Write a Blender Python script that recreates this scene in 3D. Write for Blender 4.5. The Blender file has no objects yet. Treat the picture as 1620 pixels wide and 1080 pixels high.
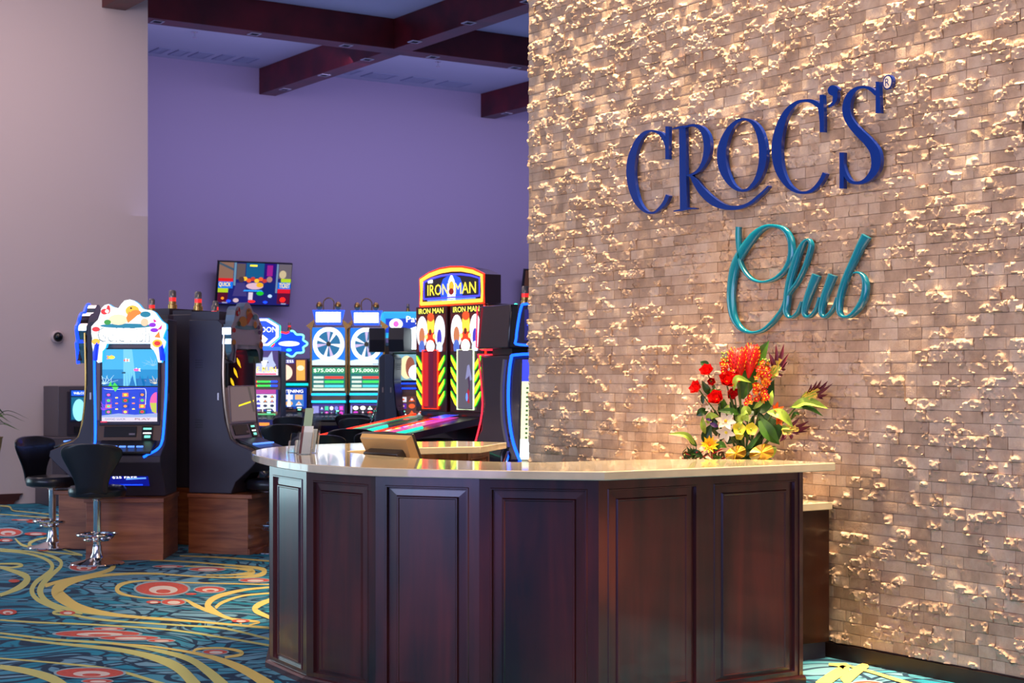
import bpy, math, random
import numpy as np
from mathutils import Vector, Matrix, Euler
random.seed(7); rng = np.random.default_rng(11)
scene = bpy.context.scene
COL = scene.collection
R = math.radians
# ---------------------------------------------------------------- camera, world, lights
FP = 2560.0; H = 1.5; HOR = 591.0
TH = math.atan(1710/2560); s_, c_ = math.sin(TH), math.cos(TH)
cam = bpy.data.objects.new('camera', bpy.data.cameras.new('camera')); COL.objects.link(cam)
cam.location = (0, 0, H); cam.rotation_euler = (R(90), 0, -TH)
cam.data.sensor_width = 36; cam.data.lens = FP/1620*36; cam.data.shift_y = (HOR-540)/1620
cam.data.clip_end = 200
cam.data.dof.use_dof = True; cam.data.dof.focus_distance = 8.4; cam.data.dof.aperture_fstop = 6.5
scene.camera = cam
scene.view_settings.view_transform = 'Standard'; scene.view_settings.look = 'None'
scene.view_settings.gamma = 1; scene.view_settings.exposure = 0.0
scene.view_settings.use_curve_mapping = False
w = bpy.data.worlds.new('World'); scene.world = w; w.use_nodes = True
w.node_tree.nodes['Background'].inputs[0].default_value = (0.55, 0.60, 0.80, 1)
w.node_tree.nodes['Background'].inputs[1].default_value = 0.35

def area(name, loc, rot, size, size_y, power, color, spread=180):
    l = bpy.data.lights.new(name, 'AREA'); l.shape = 'RECTANGLE'; l.size = size; l.size_y = size_y
    l.energy = power; l.color = color; l.spread = R(spread)
    o = bpy.data.objects.new(name, l); COL.objects.link(o); o.location = loc; o.rotation_euler = rot; return o
def spot(name, loc, target, power, color, angle, blend=0.6, radius=0.04):
    l = bpy.data.lights.new(name, 'SPOT'); l.energy = power; l.color = color; l.spot_size = R(angle); l.spot_blend = blend
    l.shadow_soft_size = radius
    o = bpy.data.objects.new(name, l); COL.objects.link(o); o.location = loc
    o.rotation_euler = (Vector(target)-Vector(loc)).to_track_quat('-Z', 'Y').to_euler(); return o
# warm downlights grazing the stone wall
for i in range(11):
    y = 3.5+i*.56; spot('wall_grazer', (5.80, y, 6.30), (6.08, y, 1.6), 860, (1.0, 0.77, 0.45), 60, 0.9, 0.03)
o_ = area('wall_fill', (2.2, 4.6, 5.6), (0, 0, 0), 3.0, 3.0, 150, (1.0, 0.74, 0.44)); o_.rotation_euler = (Vector((6.2, 6.6, 1.8))-o_.location).to_track_quat('-Z', 'Y').to_euler()
l_ = bpy.data.lights.new('red_glow', 'POINT'); l_.energy = 7; l_.color = (1, .18, .08); l_.shadow_soft_size = .3
o_ = bpy.data.objects.new('red_glow', l_); COL.objects.link(o_); o_.location = (5.35, 4.1, .45)
# accent light on the flowers
spot('flower_accent', (4.9, 6.6, 4.6), (6.0, 7.0, 1.1), 230, (1.0, 0.62, 0.18), 28, 0.7, 0.05)
# ceiling fill of the lobby, and fill lamps added unseen at left and rear
area('lobby_fill', (1.5, 1.5, 6.2), (0, 0, 0), 6, 6, 60, (0.95, 0.85, 1.0))
area('blue_fill_left', (-6.5, 8.0, 2.4), (R(90), 0, R(-90)), 9, 3.4, 430, (0.58, 0.72, 1.0))  # blue fill lamp added for the counter panels and carpet
area('fill_rear', (-2.5, -5.0, 2.6), (R(90), 0, R(-20)), 6, 3, 80, (0.86, 0.70, 1.0))  # added fill lamp behind the camera
area('violet_fill', (-5.0, 3.0, 1.9), (R(90), 0, R(-90)), 3.6, 3.0, 130, (0.36, 0.30, 1.0))  # violet lamp added so the counter's front panels reflect it
# coloured gaming hall light
area('hall_violet', (12.0, 17.0, 5.9), (0, 0, 0), 7, 7, 120, (0.62, 0.50, 1.0))
area('hall_wash', (13.0, 20.6, 5.85), (R(42), 0, 0), 10, .8, 105, (0.72, 0.60, 1.0))
area('hall_ceiling_fill', (12.0, 20.0, 3.4), (R(180), 0, 0), 10, 5, 62, (0.50, 0.50, 1.0))  # upward lamp added to brighten the ceiling, no cove is modelled
area('hall_left', (3.5, 15.6, 5.8), (R(25), 0, 0), 7, 3, 215, (1.0, 0.77, 0.72))

# ---------------------------------------------------------------- coordinates
def at(px, py, d):
    lat = (px-810)/FP*d
    return Vector((lat*c_+d*s_, d*c_-lat*s_, H-(py-HOR)/FP*d))
def on_z(px, py, z): return at(px, py, (H-z)*FP/(py-HOR))
def on_X(px, py, X): k = (px-810)/FP; return at(px, py, X/(s_+k*c_))
def on_Y(px, py, Y): k = (px-810)/FP; return at(px, py, Y/(c_-k*s_))
CR = Vector((c_, -s_, 0)); CF = Vector((s_, c_, 0)); UP = Vector((0, 0, 1))

# ---------------------------------------------------------------- materials
_m = {}
def lin(v): v /= 255.0; return v/12.92 if v <= 0.04045 else ((v+0.055)/1.055)**2.4
def rgb(r, g, b): return (lin(r), lin(g), lin(b), 1)
def mat(name, col, rough=0.5, metal=0.0, coat=0.0, trans=0.0, ior=1.5, bump=0, bscale=60, var=0, alpha=1):
    if name in _m: return _m[name]
    m = bpy.data.materials.new(name); m.use_nodes = True; nt = m.node_tree; b = nt.nodes['Principled BSDF']
    b.inputs['Base Color'].default_value = col; b.inputs['Roughness'].default_value = rough
    b.inputs['Metallic'].default_value = metal; b.inputs['Coat Weight'].default_value = coat
    b.inputs['Transmission Weight'].default_value = trans; b.inputs['IOR'].default_value = ior
    if var:
        n = nt.nodes.new('ShaderNodeTexNoise'); n.inputs['Scale'].default_value = bscale*0.2; n.inputs['Detail'].default_value = 4
        tc = nt.nodes.new('ShaderNodeTexCoord'); nt.links.new(tc.outputs['Object'], n.inputs['Vector'])
        r = nt.nodes.new('ShaderNodeValToRGB'); r.color_ramp.elements[0].position = .3; r.color_ramp.elements[1].position = .7
        r.color_ramp.elements[0].color = tuple(x*(1-var) for x in col[:3])+(1,)
        r.color_ramp.elements[1].color = tuple(min(1, x*(1+var)) for x in col[:3])+(1,)
        nt.links.new(n.outputs['Fac'], r.inputs['Fac']); nt.links.new(r.outputs['Color'], b.inputs['Base Color'])
    if bump:
        n = nt.nodes.new('ShaderNodeTexNoise'); n.inputs['Scale'].default_value = bscale; n.inputs['Detail'].default_value = 5
        tc = nt.nodes.new('ShaderNodeTexCoord'); nt.links.new(tc.outputs['Object'], n.inputs['Vector'])
        bp = nt.nodes.new('ShaderNodeBump'); bp.inputs['Strength'].default_value = bump; bp.inputs['Distance'].default_value = 0.01
        nt.links.new(n.outputs['Fac'], bp.inputs['Height']); nt.links.new(bp.outputs['Normal'], b.inputs['Normal'])
    _m[name] = m; return m
def em(r, g, b, k=1.5):
    key = 'glow_%d_%d_%d_%d' % (r, g, b, int(k*10))
    if key in _m: return _m[key]
    m = bpy.data.materials.new(key); m.use_nodes = True; p = m.node_tree.nodes['Principled BSDF']
    p.inputs['Base Color'].default_value = (0.01, 0.01, 0.01, 1); p.inputs['Roughness'].default_value = 0.25
    p.inputs['Emission Color'].default_value = rgb(r, g, b); p.inputs['Emission Strength'].default_value = k
    _m[key] = m; return m

def wood_mat(name, c0, c1, scale=(14, 14, 1.2), rough=0.22, coat=0.3):
    m = bpy.data.materials.new(name); m.use_nodes = True; nt = m.node_tree; b = nt.nodes['Principled BSDF']
    tc = nt.nodes.new('ShaderNodeTexCoord'); mp = nt.nodes.new('ShaderNodeMapping'); mp.inputs['Scale'].default_value = scale
    n = nt.nodes.new('ShaderNodeTexNoise'); n.inputs['Scale'].default_value = 1.0; n.inputs['Detail'].default_value = 7; n.inputs['Distortion'].default_value = .5
    n2 = nt.nodes.new('ShaderNodeTexNoise'); n2.inputs['Scale'].default_value = 2.2; n2.inputs['Detail'].default_value = 3
    r = nt.nodes.new('ShaderNodeValToRGB'); r.color_ramp.elements[0].position = .36; r.color_ramp.elements[1].position = .68
    r.color_ramp.elements[0].color = c0; r.color_ramp.elements[1].color = c1
    mx = nt.nodes.new('ShaderNodeMix'); mx.data_type = 'FLOAT'; mx.inputs[0].default_value = .35
    nt.links.new(tc.outputs['Object'], mp.inputs['Vector']); nt.links.new(mp.outputs[0], n.inputs['Vector']); nt.links.new(tc.outputs['Object'], n2.inputs['Vector'])
    nt.links.new(n.outputs['Fac'], mx.inputs[2]); nt.links.new(n2.outputs['Fac'], mx.inputs[3]); nt.links.new(mx.outputs[0], r.inputs['Fac'])
    nt.links.new(r.outputs['Color'], b.inputs['Base Color'])
    b.inputs['Roughness'].default_value = rough; b.inputs['Coat Weight'].default_value = coat; b.inputs['Coat Roughness'].default_value = .12
    bp = nt.nodes.new('ShaderNodeBump'); bp.inputs['Strength'].default_value = .06; bp.inputs['Distance'].default_value = .004
    nt.links.new(n.outputs['Fac'], bp.inputs['Height']); nt.links.new(bp.outputs['Normal'], b.inputs['Normal'])
    return m

def stone_mat():
    m = bpy.data.materials.new('split_travertine'); m.use_nodes = True; nt = m.node_tree; b = nt.nodes['Principled BSDF']
    L = nt.links.new
    tc = nt.nodes.new('ShaderNodeTexCoord'); geo = nt.nodes.new('ShaderNodeNewGeometry')
    at_ = nt.nodes.new('ShaderNodeAttribute'); at_.attribute_name = 'tone'
    n = nt.nodes.new('ShaderNodeTexNoise'); n.inputs['Scale'].default_value = 9; n.inputs['Detail'].default_value = 8; n.inputs['Roughness'].default_value = .65
    mp = nt.nodes.new('ShaderNodeMapping'); mp.inputs['Scale'].default_value = (60, 90, 9)
    nv = nt.nodes.new('ShaderNodeTexNoise'); nv.inputs['Scale'].default_value = 1.4; nv.inputs['Detail'].default_value = 4
    L(geo.outputs['Position'], n.inputs['Vector']); L(geo.outputs['Position'], mp.inputs['Vector']); L(mp.outputs[0], nv.inputs['Vector'])
    a = nt.nodes.new('ShaderNodeMath'); a.operation = 'MULTIPLY_ADD'; a.inputs[1].default_value = .72
    L(n.outputs['Fac'], a.inputs[0]); 
    a2 = nt.nodes.new('ShaderNodeMath'); a2.operation = 'MULTIPLY'; a2.inputs[1].default_value = .28; L(at_.outputs['Fac'], a2.inputs[0]); L(a2.outputs[0], a.inputs[2])
    r = nt.nodes.new('ShaderNodeValToRGB'); e = r.color_ramp.elements
    e[0].position = .25; e[0].color = rgb(158, 128, 106); e[1].position = .85; e[1].color = rgb(222, 198, 178)
    k = e.new(.5); k.color = rgb(190, 158, 134)
    L(a.outputs[0], r.inputs['Fac']); L(r.outputs['Color'], b.inputs['Base Color']); b.inputs['Roughness'].default_value = .75
    n3 = nt.nodes.new('ShaderNodeTexNoise'); n3.inputs['Scale'].default_value = 110; n3.inputs['Detail'].default_value = 5
    L(geo.outputs['Position'], n3.inputs['Vector'])
    s = nt.nodes.new('ShaderNodeMath'); s.operation = 'ADD'; L(n3.outputs['Fac'], s.inputs[0]); L(nv.outputs['Fac'], s.inputs[1])
    bp = nt.nodes.new('ShaderNodeBump'); bp.inputs['Strength'].default_value = .7; bp.inputs['Distance'].default_value = .003
    L(s.outputs[0], bp.inputs['Height']); L(bp.outputs['Normal'], b.inputs['Normal'])
    return m

def carpet_mat():
    m = bpy.data.materials.new('carpet_teal'); m.use_nodes = True; nt = m.node_tree; b = nt.nodes['Principled BSDF']; L = nt.links.new
    geo = nt.nodes.new('ShaderNodeNewGeometry')
    rot = nt.nodes.new('ShaderNodeMapping'); rot.inputs['Rotation'].default_value = (0, 0, TH+.12); rot.inputs['Scale'].default_value = (1, 1, 1)
    L(geo.outputs['Position'], rot.inputs['Vector'])
    wn = nt.nodes.new('ShaderNodeTexNoise'); wn.inputs['Scale'].default_value = 1.1; wn.inputs['Detail'].default_value = 1
    L(rot.outputs[0], wn.inputs['Vector'])
    vm = nt.nodes.new('ShaderNodeVectorMath'); vm.operation = 'MULTIPLY_ADD'; vm.inputs[1].default_value = (1.5, 1.5, 0); L(wn.outputs['Color'], vm.inputs[0]); L(rot.outputs[0], vm.inputs[2])
    mp = nt.nodes.new('ShaderNodeMapping'); mp.inputs['Scale'].default_value = (4.4, 8.5, 0); L(vm.outputs[0], mp.inputs['Vector'])
    v = nt.nodes.new('ShaderNodeTexVoronoi'); v.feature = 'DISTANCE_TO_EDGE'; v.inputs['Scale'].default_value = 1.0; v.voronoi_dimensions = '2D'; L(mp.outputs[0], v.inputs['Vector'])
    vc = nt.nodes.new('ShaderNodeTexVoronoi'); vc.inputs['Scale'].default_value = 1.0; vc.voronoi_dimensions = '2D'; L(mp.outputs[0], vc.inputs['Vector'])
    re = nt.nodes.new('ShaderNodeValToRGB'); re.color_ramp.elements[0].position = .085; re.color_ramp.elements[1].position = .13
    L(v.outputs['Distance'], re.inputs['Fac'])
    sep = nt.nodes.new('ShaderNodeSeparateColor'); L(vc.outputs['Color'], sep.inputs[0])
    big = nt.nodes.new('ShaderNodeTexNoise'); big.inputs['Scale'].default_value = .55; L(geo.outputs['Position'], big.inputs['Vector'])
    ad = nt.nodes.new('ShaderNodeMath'); ad.operation = 'MULTIPLY_ADD'; ad.inputs[1].default_value = .35; L(sep.outputs[0], ad.inputs[0]); L(big.outputs['Fac'], ad.inputs[2])
    rc = nt.nodes.new('ShaderNodeValToRGB'); e = rc.color_ramp.elements
    e[0].position = .42; e[0].color = rgb(0, 128, 160); e[1].position = .86; e[1].color = rgb(112, 160, 184)
    k = e.new(.62); k.color = rgb(24, 140, 170)
    L(ad.outputs[0], rc.inputs['Fac'])
    # dark brush streaks
    mp2 = nt.nodes.new('ShaderNodeMapping'); mp2.inputs['Scale'].default_value = (2.0, 16, 0); L(vm.outputs[0], mp2.inputs['Vector'])
    st = nt.nodes.new('ShaderNodeTexNoise'); st.inputs['Scale'].default_value = 1.6; st.inputs['Detail'].default_value = 3; L(mp2.outputs[0], st.inputs['Vector'])
    rs = nt.nodes.new('ShaderNodeValToRGB'); rs.color_ramp.elements[0].position = .36; rs.color_ramp.elements[1].position = .44
    L(st.outputs['Fac'], rs.inputs['Fac'])
    mu = nt.nodes.new('ShaderNodeMath'); mu.operation = 'MULTIPLY'; L(re.outputs['Color'], mu.inputs[0]); L(rs.outputs['Color'], mu.inputs[1])
    mx = nt.nodes.new('ShaderNodeMix'); mx.data_type = 'RGBA'; mx.inputs[6].default_value = rgb(6, 48, 78)
    L(mu.outputs[0], mx.inputs[0]); L(rc.outputs['Color'], mx.inputs[7]); L(mx.outputs[2], b.inputs['Base Color'])
    b.inputs['Roughness'].default_value = .95
    f = nt.nodes.new('ShaderNodeTexNoise'); f.inputs['Scale'].default_value = 260; L(geo.outputs['Position'], f.inputs['Vector'])
    bp = nt.nodes.new('ShaderNodeBump'); bp.inputs['Strength'].default_value = .5; bp.inputs['Distance'].default_value = .004
    L(f.outputs['Fac'], bp.inputs['Height']); L(bp.outputs['Normal'], b.inputs['Normal'])
    return m

STONE = stone_mat(); CARPET = carpet_mat()
MAHOG = wood_mat('dark_mahogany', rgb(26, 8, 14), rgb(92, 28, 26), (9, 9, .9), .32, .6)
BEAM = wood_mat('red_stained_beam', rgb(62, 8, 16), rgb(112, 20, 30), (2, 2, 2), .45, .1)
WALNUT = wood_mat('walnut_laminate', rgb(122, 62, 34), rgb(188, 112, 66), (2.0, 2.0, 22), .4, .1)
WALNUTV = wood_mat('walnut_laminate_upright', rgb(104, 54, 30), rgb(168, 100, 60), (22, 22, 1.6), .4, .1)
PLASTER = mat('plaster', rgb(196, 182, 184), .9, bump=.05, bscale=40)
CEIL = mat('ceiling_paint', rgb(186, 190, 214), .9)
QUARTZ = mat('cream_quartz', rgb(214, 196, 166), .07, var=.10, bscale=40, coat=.4)
BLACKP = mat('black_plastic', rgb(24, 23, 28), .35)
DARK = mat('charcoal_metal', rgb(66, 60, 74), .5, .1)
CHROME = mat('chrome', (.8, .8, .82, 1), .08, 1)
LEATHER = mat('black_leatherette', rgb(22, 20, 26), .32, coat=.2, bump=.06, bscale=150)
BRONZE = mat('bronze_panel', rgb(120, 98, 86), .35, .6)
SILVER = mat('brushed_silver', rgb(150, 140, 146), .32, .8)
GOLDM = mat('gold_trim', rgb(190, 150, 84), .25, .9)
GLASS = mat('clear_acrylic', (1, 1, 1, 1), .03, trans=1, ior=1.45)
SCREEN = mat('dark_screen_glass', rgb(18, 18, 24), .08)

# ---------------------------------------------------------------- mesh helpers
class MB:
    def __init__(self): self.v = []; self.f = []; self.m = []; self.M = Matrix.Identity(4); self.mats = []
    def mi(self, mt):
        if mt not in self.mats: self.mats.append(mt)
        return self.mats.index(mt)
    def add(self, vs, fs, mt):
        b = len(self.v); self.v += [tuple(self.M @ Vector(p)) for p in vs]; k = self.mi(mt)
        for f in fs: self.f.append([b+i for i in f]); self.m.append(k)
        return self
    def box(self, x0, y0, z0, x1, y1, z1, mt):
        return self.add([(x0,y0,z0),(x1,y0,z0),(x1,y1,z0),(x0,y1,z0),(x0,y0,z1),(x1,y0,z1),(x1,y1,z1),(x0,y1,z1)],
                 [(0,3,2,1),(4,5,6,7),(0,1,5,4),(1,2,6,5),(2,3,7,6),(3,0,4,7)], mt)
    def prism(self, poly, a0, a1, mt, axis='x', mtside=None):
        n = len(poly)
        def P(a, p): return {'x': (a, p[0], p[1]), 'y': (p[0], a, p[1]), 'z': (p[0], p[1], a)}[axis]
        vs = [P(a0, p) for p in poly]+[P(a1, p) for p in poly]
        area2 = sum(poly[i][0]*poly[(i+1)%n][1]-poly[(i+1)%n][0]*poly[i][1] for i in range(n))
        flip = (area2 > 0) == (axis == 'y')
        cap0 = list(range(n)); cap1 = list(range(n, 2*n)); sides = [(i, (i+1)%n, n+(i+1)%n, n+i) for i in range(n)]
        if (a1 > a0) != flip: cap0 = cap0[::-1]
        else: cap1 = cap1[::-1]; sides = [f[::-1] for f in sides]
        self.add(vs, sides, mtside or mt); b = len(self.v)-2*n; k = self.mi(mt)
        for cp in (cap0, cap1): self.f.append([b+i for i in cp]); self.m.append(k)
        return self
    def tube(self, pts, r, mt, seg=8, close=False, cap=True):
        pts = [Vector(p) for p in pts]; n = len(pts); rs = r if isinstance(r, (list, tuple)) else [r]*n
        vs = []; up = None
        for i in range(n):
            t = (pts[(i+1) % n]-pts[i-1]) if close else (pts[min(i+1, n-1)]-pts[max(i-1, 0)])
            t.normalize()
            if up is None: up = Vector((0, 0, 1)) if abs(t.z) < .9 else Vector((1, 0, 0))
            a = t.cross(up).normalized(); b = a.cross(t).normalized(); up = b
            for k in range(seg):
                g = 2*math.pi*k/seg; vs.append(pts[i]+a*(math.cos(g)*rs[i])+b*(math.sin(g)*rs[i]))
        fs = []
        for i in range(n if close else n-1):
            j = (i+1) % n
            for k in range(seg): k2 = (k+1) % seg; fs.append((i*seg+k, i*seg+k2, j*seg+k2, j*seg+k))
        if cap and not close: fs += [tuple(range(seg))[::-1], tuple((n-1)*seg+k for k in range(seg))]
        return self.add(vs, fs, mt)
    def lathe(self, prof, mt, c=(0, 0, 0), seg=24, sx=1, sy=1):
        vs = []; n = len(prof)
        for r, z in prof:
            for k in range(seg):
                g = 2*math.pi*k/seg; vs.append((c[0]+r*sx*math.cos(g), c[1]+r*sy*math.sin(g), c[2]+z))
        fs = []
        for i in range(n-1):
            for k in range(seg): k2 = (k+1) % seg; fs.append((i*seg+k, i*seg+k2, (i+1)*seg+k2, (i+1)*seg+k))
        if prof[0][0] > 1e-6: fs.append(tuple(range(seg))[::-1])
        if prof[-1][0] > 1e-6: fs.append(tuple((n-1)*seg+k for k in range(seg)))
        return self.add(vs, fs, mt)
    def ball(self, c, r, mt, seg=10, rings=6, sz=1):
        return self.lathe([(r*math.sin(math.pi*i/rings), -r*sz*math.cos(math.pi*i/rings)) for i in range(rings+1)], mt, c, seg)
    def build(self, name, parent=None, bevel=0, smooth=True, loc=None, rot=None, sub=0):
        me = bpy.data.meshes.new(name); me.from_pydata([tuple(v) for v in self.v], [], self.f)
        for m in self.mats: me.materials.append(m)
        me.polygons.foreach_set('material_index', self.m)
        if smooth:
            me.polygons.foreach_set('use_smooth', [True]*len(me.polygons)); me.set_sharp_from_angle(angle=R(38))
        o = bpy.data.objects.new(name, me); COL.objects.link(o)
        if parent: o.parent = parent
        if loc is not None: o.location = loc
        if rot is not None: o.rotation_euler = rot
        if bevel:
            bm = o.modifiers.new('bevel', 'BEVEL'); bm.width = bevel; bm.segments = 2; bm.limit_method = 'ANGLE'; bm.angle_limit = R(50)
        if sub: q = o.modifiers.new('sub', 'SUBSURF'); q.levels = sub; q.render_levels = sub
        return o
def tag(o, label, cat, group=None, kind=None):
    o['label'] = label; o['category'] = cat
    if group: o['group'] = group
    if kind: o['kind'] = kind
    return o
def thing(name, label, cat, loc=(0, 0, 0), rz=0, group=None):
    o = bpy.data.objects.new(name, None); COL.objects.link(o); o.location = loc; o.rotation_euler = (0, 0, rz)
    o.empty_display_size = .2
    return tag(o, label, cat, group)
def struct(o): o['kind'] = 'structure'; return o
def face_rz(delta): return -TH+R(delta)

def catmull(P, n=8):
    P = [tuple(map(float, p)) for p in P]; out = []
    Q = [tuple(2*a-b for a, b in zip(P[0], P[1]))]+P+[tuple(2*a-b for a, b in zip(P[-1], P[-2]))]
    for i in range(1, len(Q)-2):
        p0, p1, p2, p3 = Q[i-1:i+3]
        for k in range(n):
            t = k/n; out.append(tuple(.5*((2*b)+(-a+c)*t+(2*a-5*b+4*c-d)*t*t+(-a+3*b-3*c+d)*t**3) for a, b, c, d in zip(p0, p1, p2, p3)))
    out.append(P[-1]); return out
def ribbon2d(P, n=8):
    C = catmull(P, n); L_ = []; R_ = []
    for i, p in enumerate(C):
        a = C[max(i-1, 0)]; b = C[min(i+1, len(C)-1)]
        tx, ty = b[0]-a[0], b[1]-a[1]; l = math.hypot(tx, ty) or 1
        nx, ny = -ty/l, tx/l; w = max(p[2], 1e-4)/2
        L_.append((p[0]+nx*w, p[1]+ny*w)); R_.append((p[0]-nx*w, p[1]-ny*w))
    return L_, R_, C
_txt = {}
def textgeo(s):
    if s in _txt: return _txt[s]
    cu = bpy.data.curves.new('t', 'FONT'); cu.body = s; cu.resolution_u = 2; ob = bpy.data.objects.new('t', cu); COL.objects.link(ob)
    me = bpy.data.meshes.new_from_object(ob.evaluated_get(bpy.context.evaluated_depsgraph_get()))
    vs = [tuple(v.co) for v in me.vertices]; fs = [list(p.vertices) for p in me.polygons]
    x0 = min(v[0] for v in vs); x1 = max(v[0] for v in vs); y0 = min(v[1] for v in vs); y1 = max(v[1] for v in vs)
    vs = [((v[0]-x0)/(x1-x0), (v[1]-y0)/(y1-y0)) for v in vs]
    bpy.data.objects.remove(ob); bpy.data.curves.remove(cu); bpy.data.meshes.remove(me)
    _txt[s] = (vs, fs); return _txt[s]

class Pic:
    clip = True
    """flat print for a screen: coordinates u, v in 0..1, faces -y"""
    def __init__(self, w, h, bg): self.w = w; self.h = h; self.mb = MB(); self.k = 0; self.rect(0, 0, 1, 1, bg)
    def _y(self): self.k += 1; return -.0007*self.k
    def poly(self, pts, m):
        if self.clip and self.mb.v is not None and not getattr(self, 'free', False): pts = [(min(1, max(0, u)), min(1, max(0, v))) for u, v in pts]
        y = self._y(); a = sum(pts[i][0]*pts[(i+1)%len(pts)][1]-pts[(i+1)%len(pts)][0]*pts[i][1] for i in range(len(pts)))
        if a < 0: pts = pts[::-1]
        self.mb.add([((u-.5)*self.w, y, v*self.h) for u, v in pts], [tuple(range(len(pts)))], m); return self
    def rect(self, u0, v0, u1, v1, m): return self.poly([(u0, v0), (u1, v0), (u1, v1), (u0, v1)], m)
    def ell(self, u, v, ru, rv, m, n=20): return self.poly([(u+ru*math.cos(2*math.pi*i/n), v+rv*math.sin(2*math.pi*i/n)) for i in range(n)], m)
    def text(self, s, u0, v0, u1, v1, m):
        vs, fs = textgeo(s); y = self._y()
        self.mb.add([((u0+a*(u1-u0)-.5)*self.w, y, (v0+b*(v1-v0))*self.h) for a, b in vs], fs, m); return self
    def line(self, P, m, n=5):
        A, B, C = ribbon2d(P, n); y = self._y(); k = len(A)
        if not getattr(self, 'free', False): A, B = ([(min(1, max(0, u)), min(1, max(0, v))) for u, v in Q] for Q in (A, B))
        self.mb.add([((u-.5)*self.w, y, v*self.h) for u, v in A+B], [(i, k+i, k+i+1, i+1) for i in range(k-1)], m); return self
    def build(self, name, parent, loc, tilt=0, rz=0): return self.mb.build(name, parent, smooth=False, loc=loc, rot=(tilt, 0, rz))
# ================================================================ SETTING
XS = 6.17; YE = 9.02; YL = 18.7; YB = 24.0; ZC = 6.43
fl = MB().box(-9, -7, -.12, 20.4, YB+.3, 0, CARPET).build('floor', smooth=False); struct(fl)
struct(MB().box(-9, -7, ZC, 20.4, YB+.3, ZC+.15, CEIL).build('ceiling', smooth=False)); ceil = bpy.data.objects['ceiling']
struct(MB().box(-9, YL, 0, 7.2, YB, ZC, PLASTER).build('wall_left', smooth=False))
struct(MB().box(7.2, YB, 0, 20.4, YB+.25, ZC, mat('plaster_lilac', rgb(176, 164, 196), .9)).build('wall_back', smooth=False))
struct(MB().box(20.1, YE, 0, 20.4, YB, ZC, PLASTER).build('wall_hall', smooth=False))
BB = wood_mat('baseboard_wood', rgb(52, 20, 14), rgb(86, 36, 24), (1, 1, 8), .4)
# left baseboard with an ogee end, then the pale wall base
b1 = on_Y(37, 790, YL).x
struct(MB().prism([(-9, 0), (b1-.12, 0), (b1-.10, .03), (b1-.06, .05), (b1-.05, .09), (b1-.01, .12), (-9, .12)], YL-.025, YL-.001, BB, 'y').build('baseboard_left'))
struct(MB().box(7.25, YB-.02, 0, 20.0, YB-.001, .12, BB).build('baseboard_back'))

# ---- stone wall
wr = struct(MB().box(XS+.002, -6, 0, XS+.3, YE, ZC, mat('mortar', rgb(88, 70, 58), .95)).build('wall_right', smooth=False))
TAB = rng.random((256, 256))
def vn(x, y):
    xi = np.floor(x).astype(int); yi = np.floor(y).astype(int); fx = x-xi; fy = y-yi
    fx = fx*fx*(3-2*fx); fy = fy*fy*(3-2*fy); g = lambda a, b: TAB[a & 255, b & 255]
    return (g(xi, yi)*(1-fx)+g(xi+1, yi)*fx)*(1-fy)+(g(xi, yi+1)*(1-fx)+g(xi+1, yi+1)*fx)*fy
def fbm(x, y, o=4):
    t = 0; a = .5; n = 0
    for i in range(o): t = t+a*vn(x*2**i+17*i, y*2**i+31*i); n += a; a *= .5
    return t/n
def sst(x, a, b): t = np.clip((x-a)/(b-a), 0, 1); return t*t*(3-2*t)
def stone_grid(y0, y1, z0, z1, nx, nz, bias, off, ty, tz, rot):
    g = .0010
    Y, Z = np.meshgrid(np.linspace(y0+g, y1-g, nx+1), np.linspace(z0+g, z1-g, nz+1))
    n = fbm(Y*13+50, Z*20+9, 3)
    m = sst(n+bias, .52, .62)
    rid = 1-np.abs(2*fbm(Y*30+rot*7, Z*42+5, 3)-1)
    h = off+ty*(Y-(y0+y1)/2)+tz*(Z-(z0+z1)/2)+m*(.002+.021*np.abs(rid)**1.4*(.25+.75*sst(fbm(Y*80, Z*80, 2), .2, .8)))+.0006*fbm(Y*90, Z*30, 2)
    e = np.minimum(np.minimum(Y-y0, y1-Y), np.minimum(Z-z0, z1-Z)); h = h*(.85+.15*sst(e, 0, .003))
    h = np.maximum(h, .002)
    V = np.stack([XS-h, Y, Z], -1).reshape(-1, 3)
    W = nx+1
    F = [(j*W+i, (j+1)*W+i, (j+1)*W+i+1, j*W+i+1) for j in range(nz) for i in range(nx)]
    ring = [i for i in range(W)]+[j*W+nx for j in range(1, nz+1)]+[nz*W+i for i in range(nx-1, -1, -1)]+[j*W for j in range(nz-1, 0, -1)]
    V2 = V[ring].copy(); V2[:, 0] = XS+.004; b = len(V); k = len(ring)
    F += [(ring[(i+1) % k], b+(i+1) % k, b+i, ring[i]) for i in range(k)]
    return np.vstack([V, V2]), F
ch = .0588; stones = []
r = 0; z = .085
while z < 4.5:
    y = 4.55-random.random()*.15
    while y < YE:
        wd = random.choice([.075, .09, .11, .125, .14, .155, .17])*random.uniform(.9, 1.1)
        y1 = min(y+wd, YE)
        if YE-y1 < .04: y1 = YE
        stones.append((y, y1, z, z+ch)); y = y1
    z += ch
def stone_par(st):
    y0, y1, z0, z1 = st
    return dict(bias=random.choice([-.10, -.06, -.02, .0, .03, .07, .14])+.036*(z0-2.1)+.008*(5.5-y0), off=random.uniform(.008, .0115),
                ty=random.uniform(-.015, .015), tz=random.uniform(-.012, .012), rot=random.random()*9)
def seen(st):
    p = Vector((XS, (st[0]+st[1])/2, (st[2]+st[3])/2)); d = p.x*s_+p.y*c_; lat = p.x*c_-p.y*s_
    px = 810+lat/d*FP; py = HOR-(p.z-H)/d*FP
    if not (0 < px < 1610 and 5 < py < 1075): return 0
    if px < 1330 and py > 735: return 0
    if px < 1325 and py > 560: return 0
    return (st[1]-st[0])*(c_-(lat/d)*s_)/d/d
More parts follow.
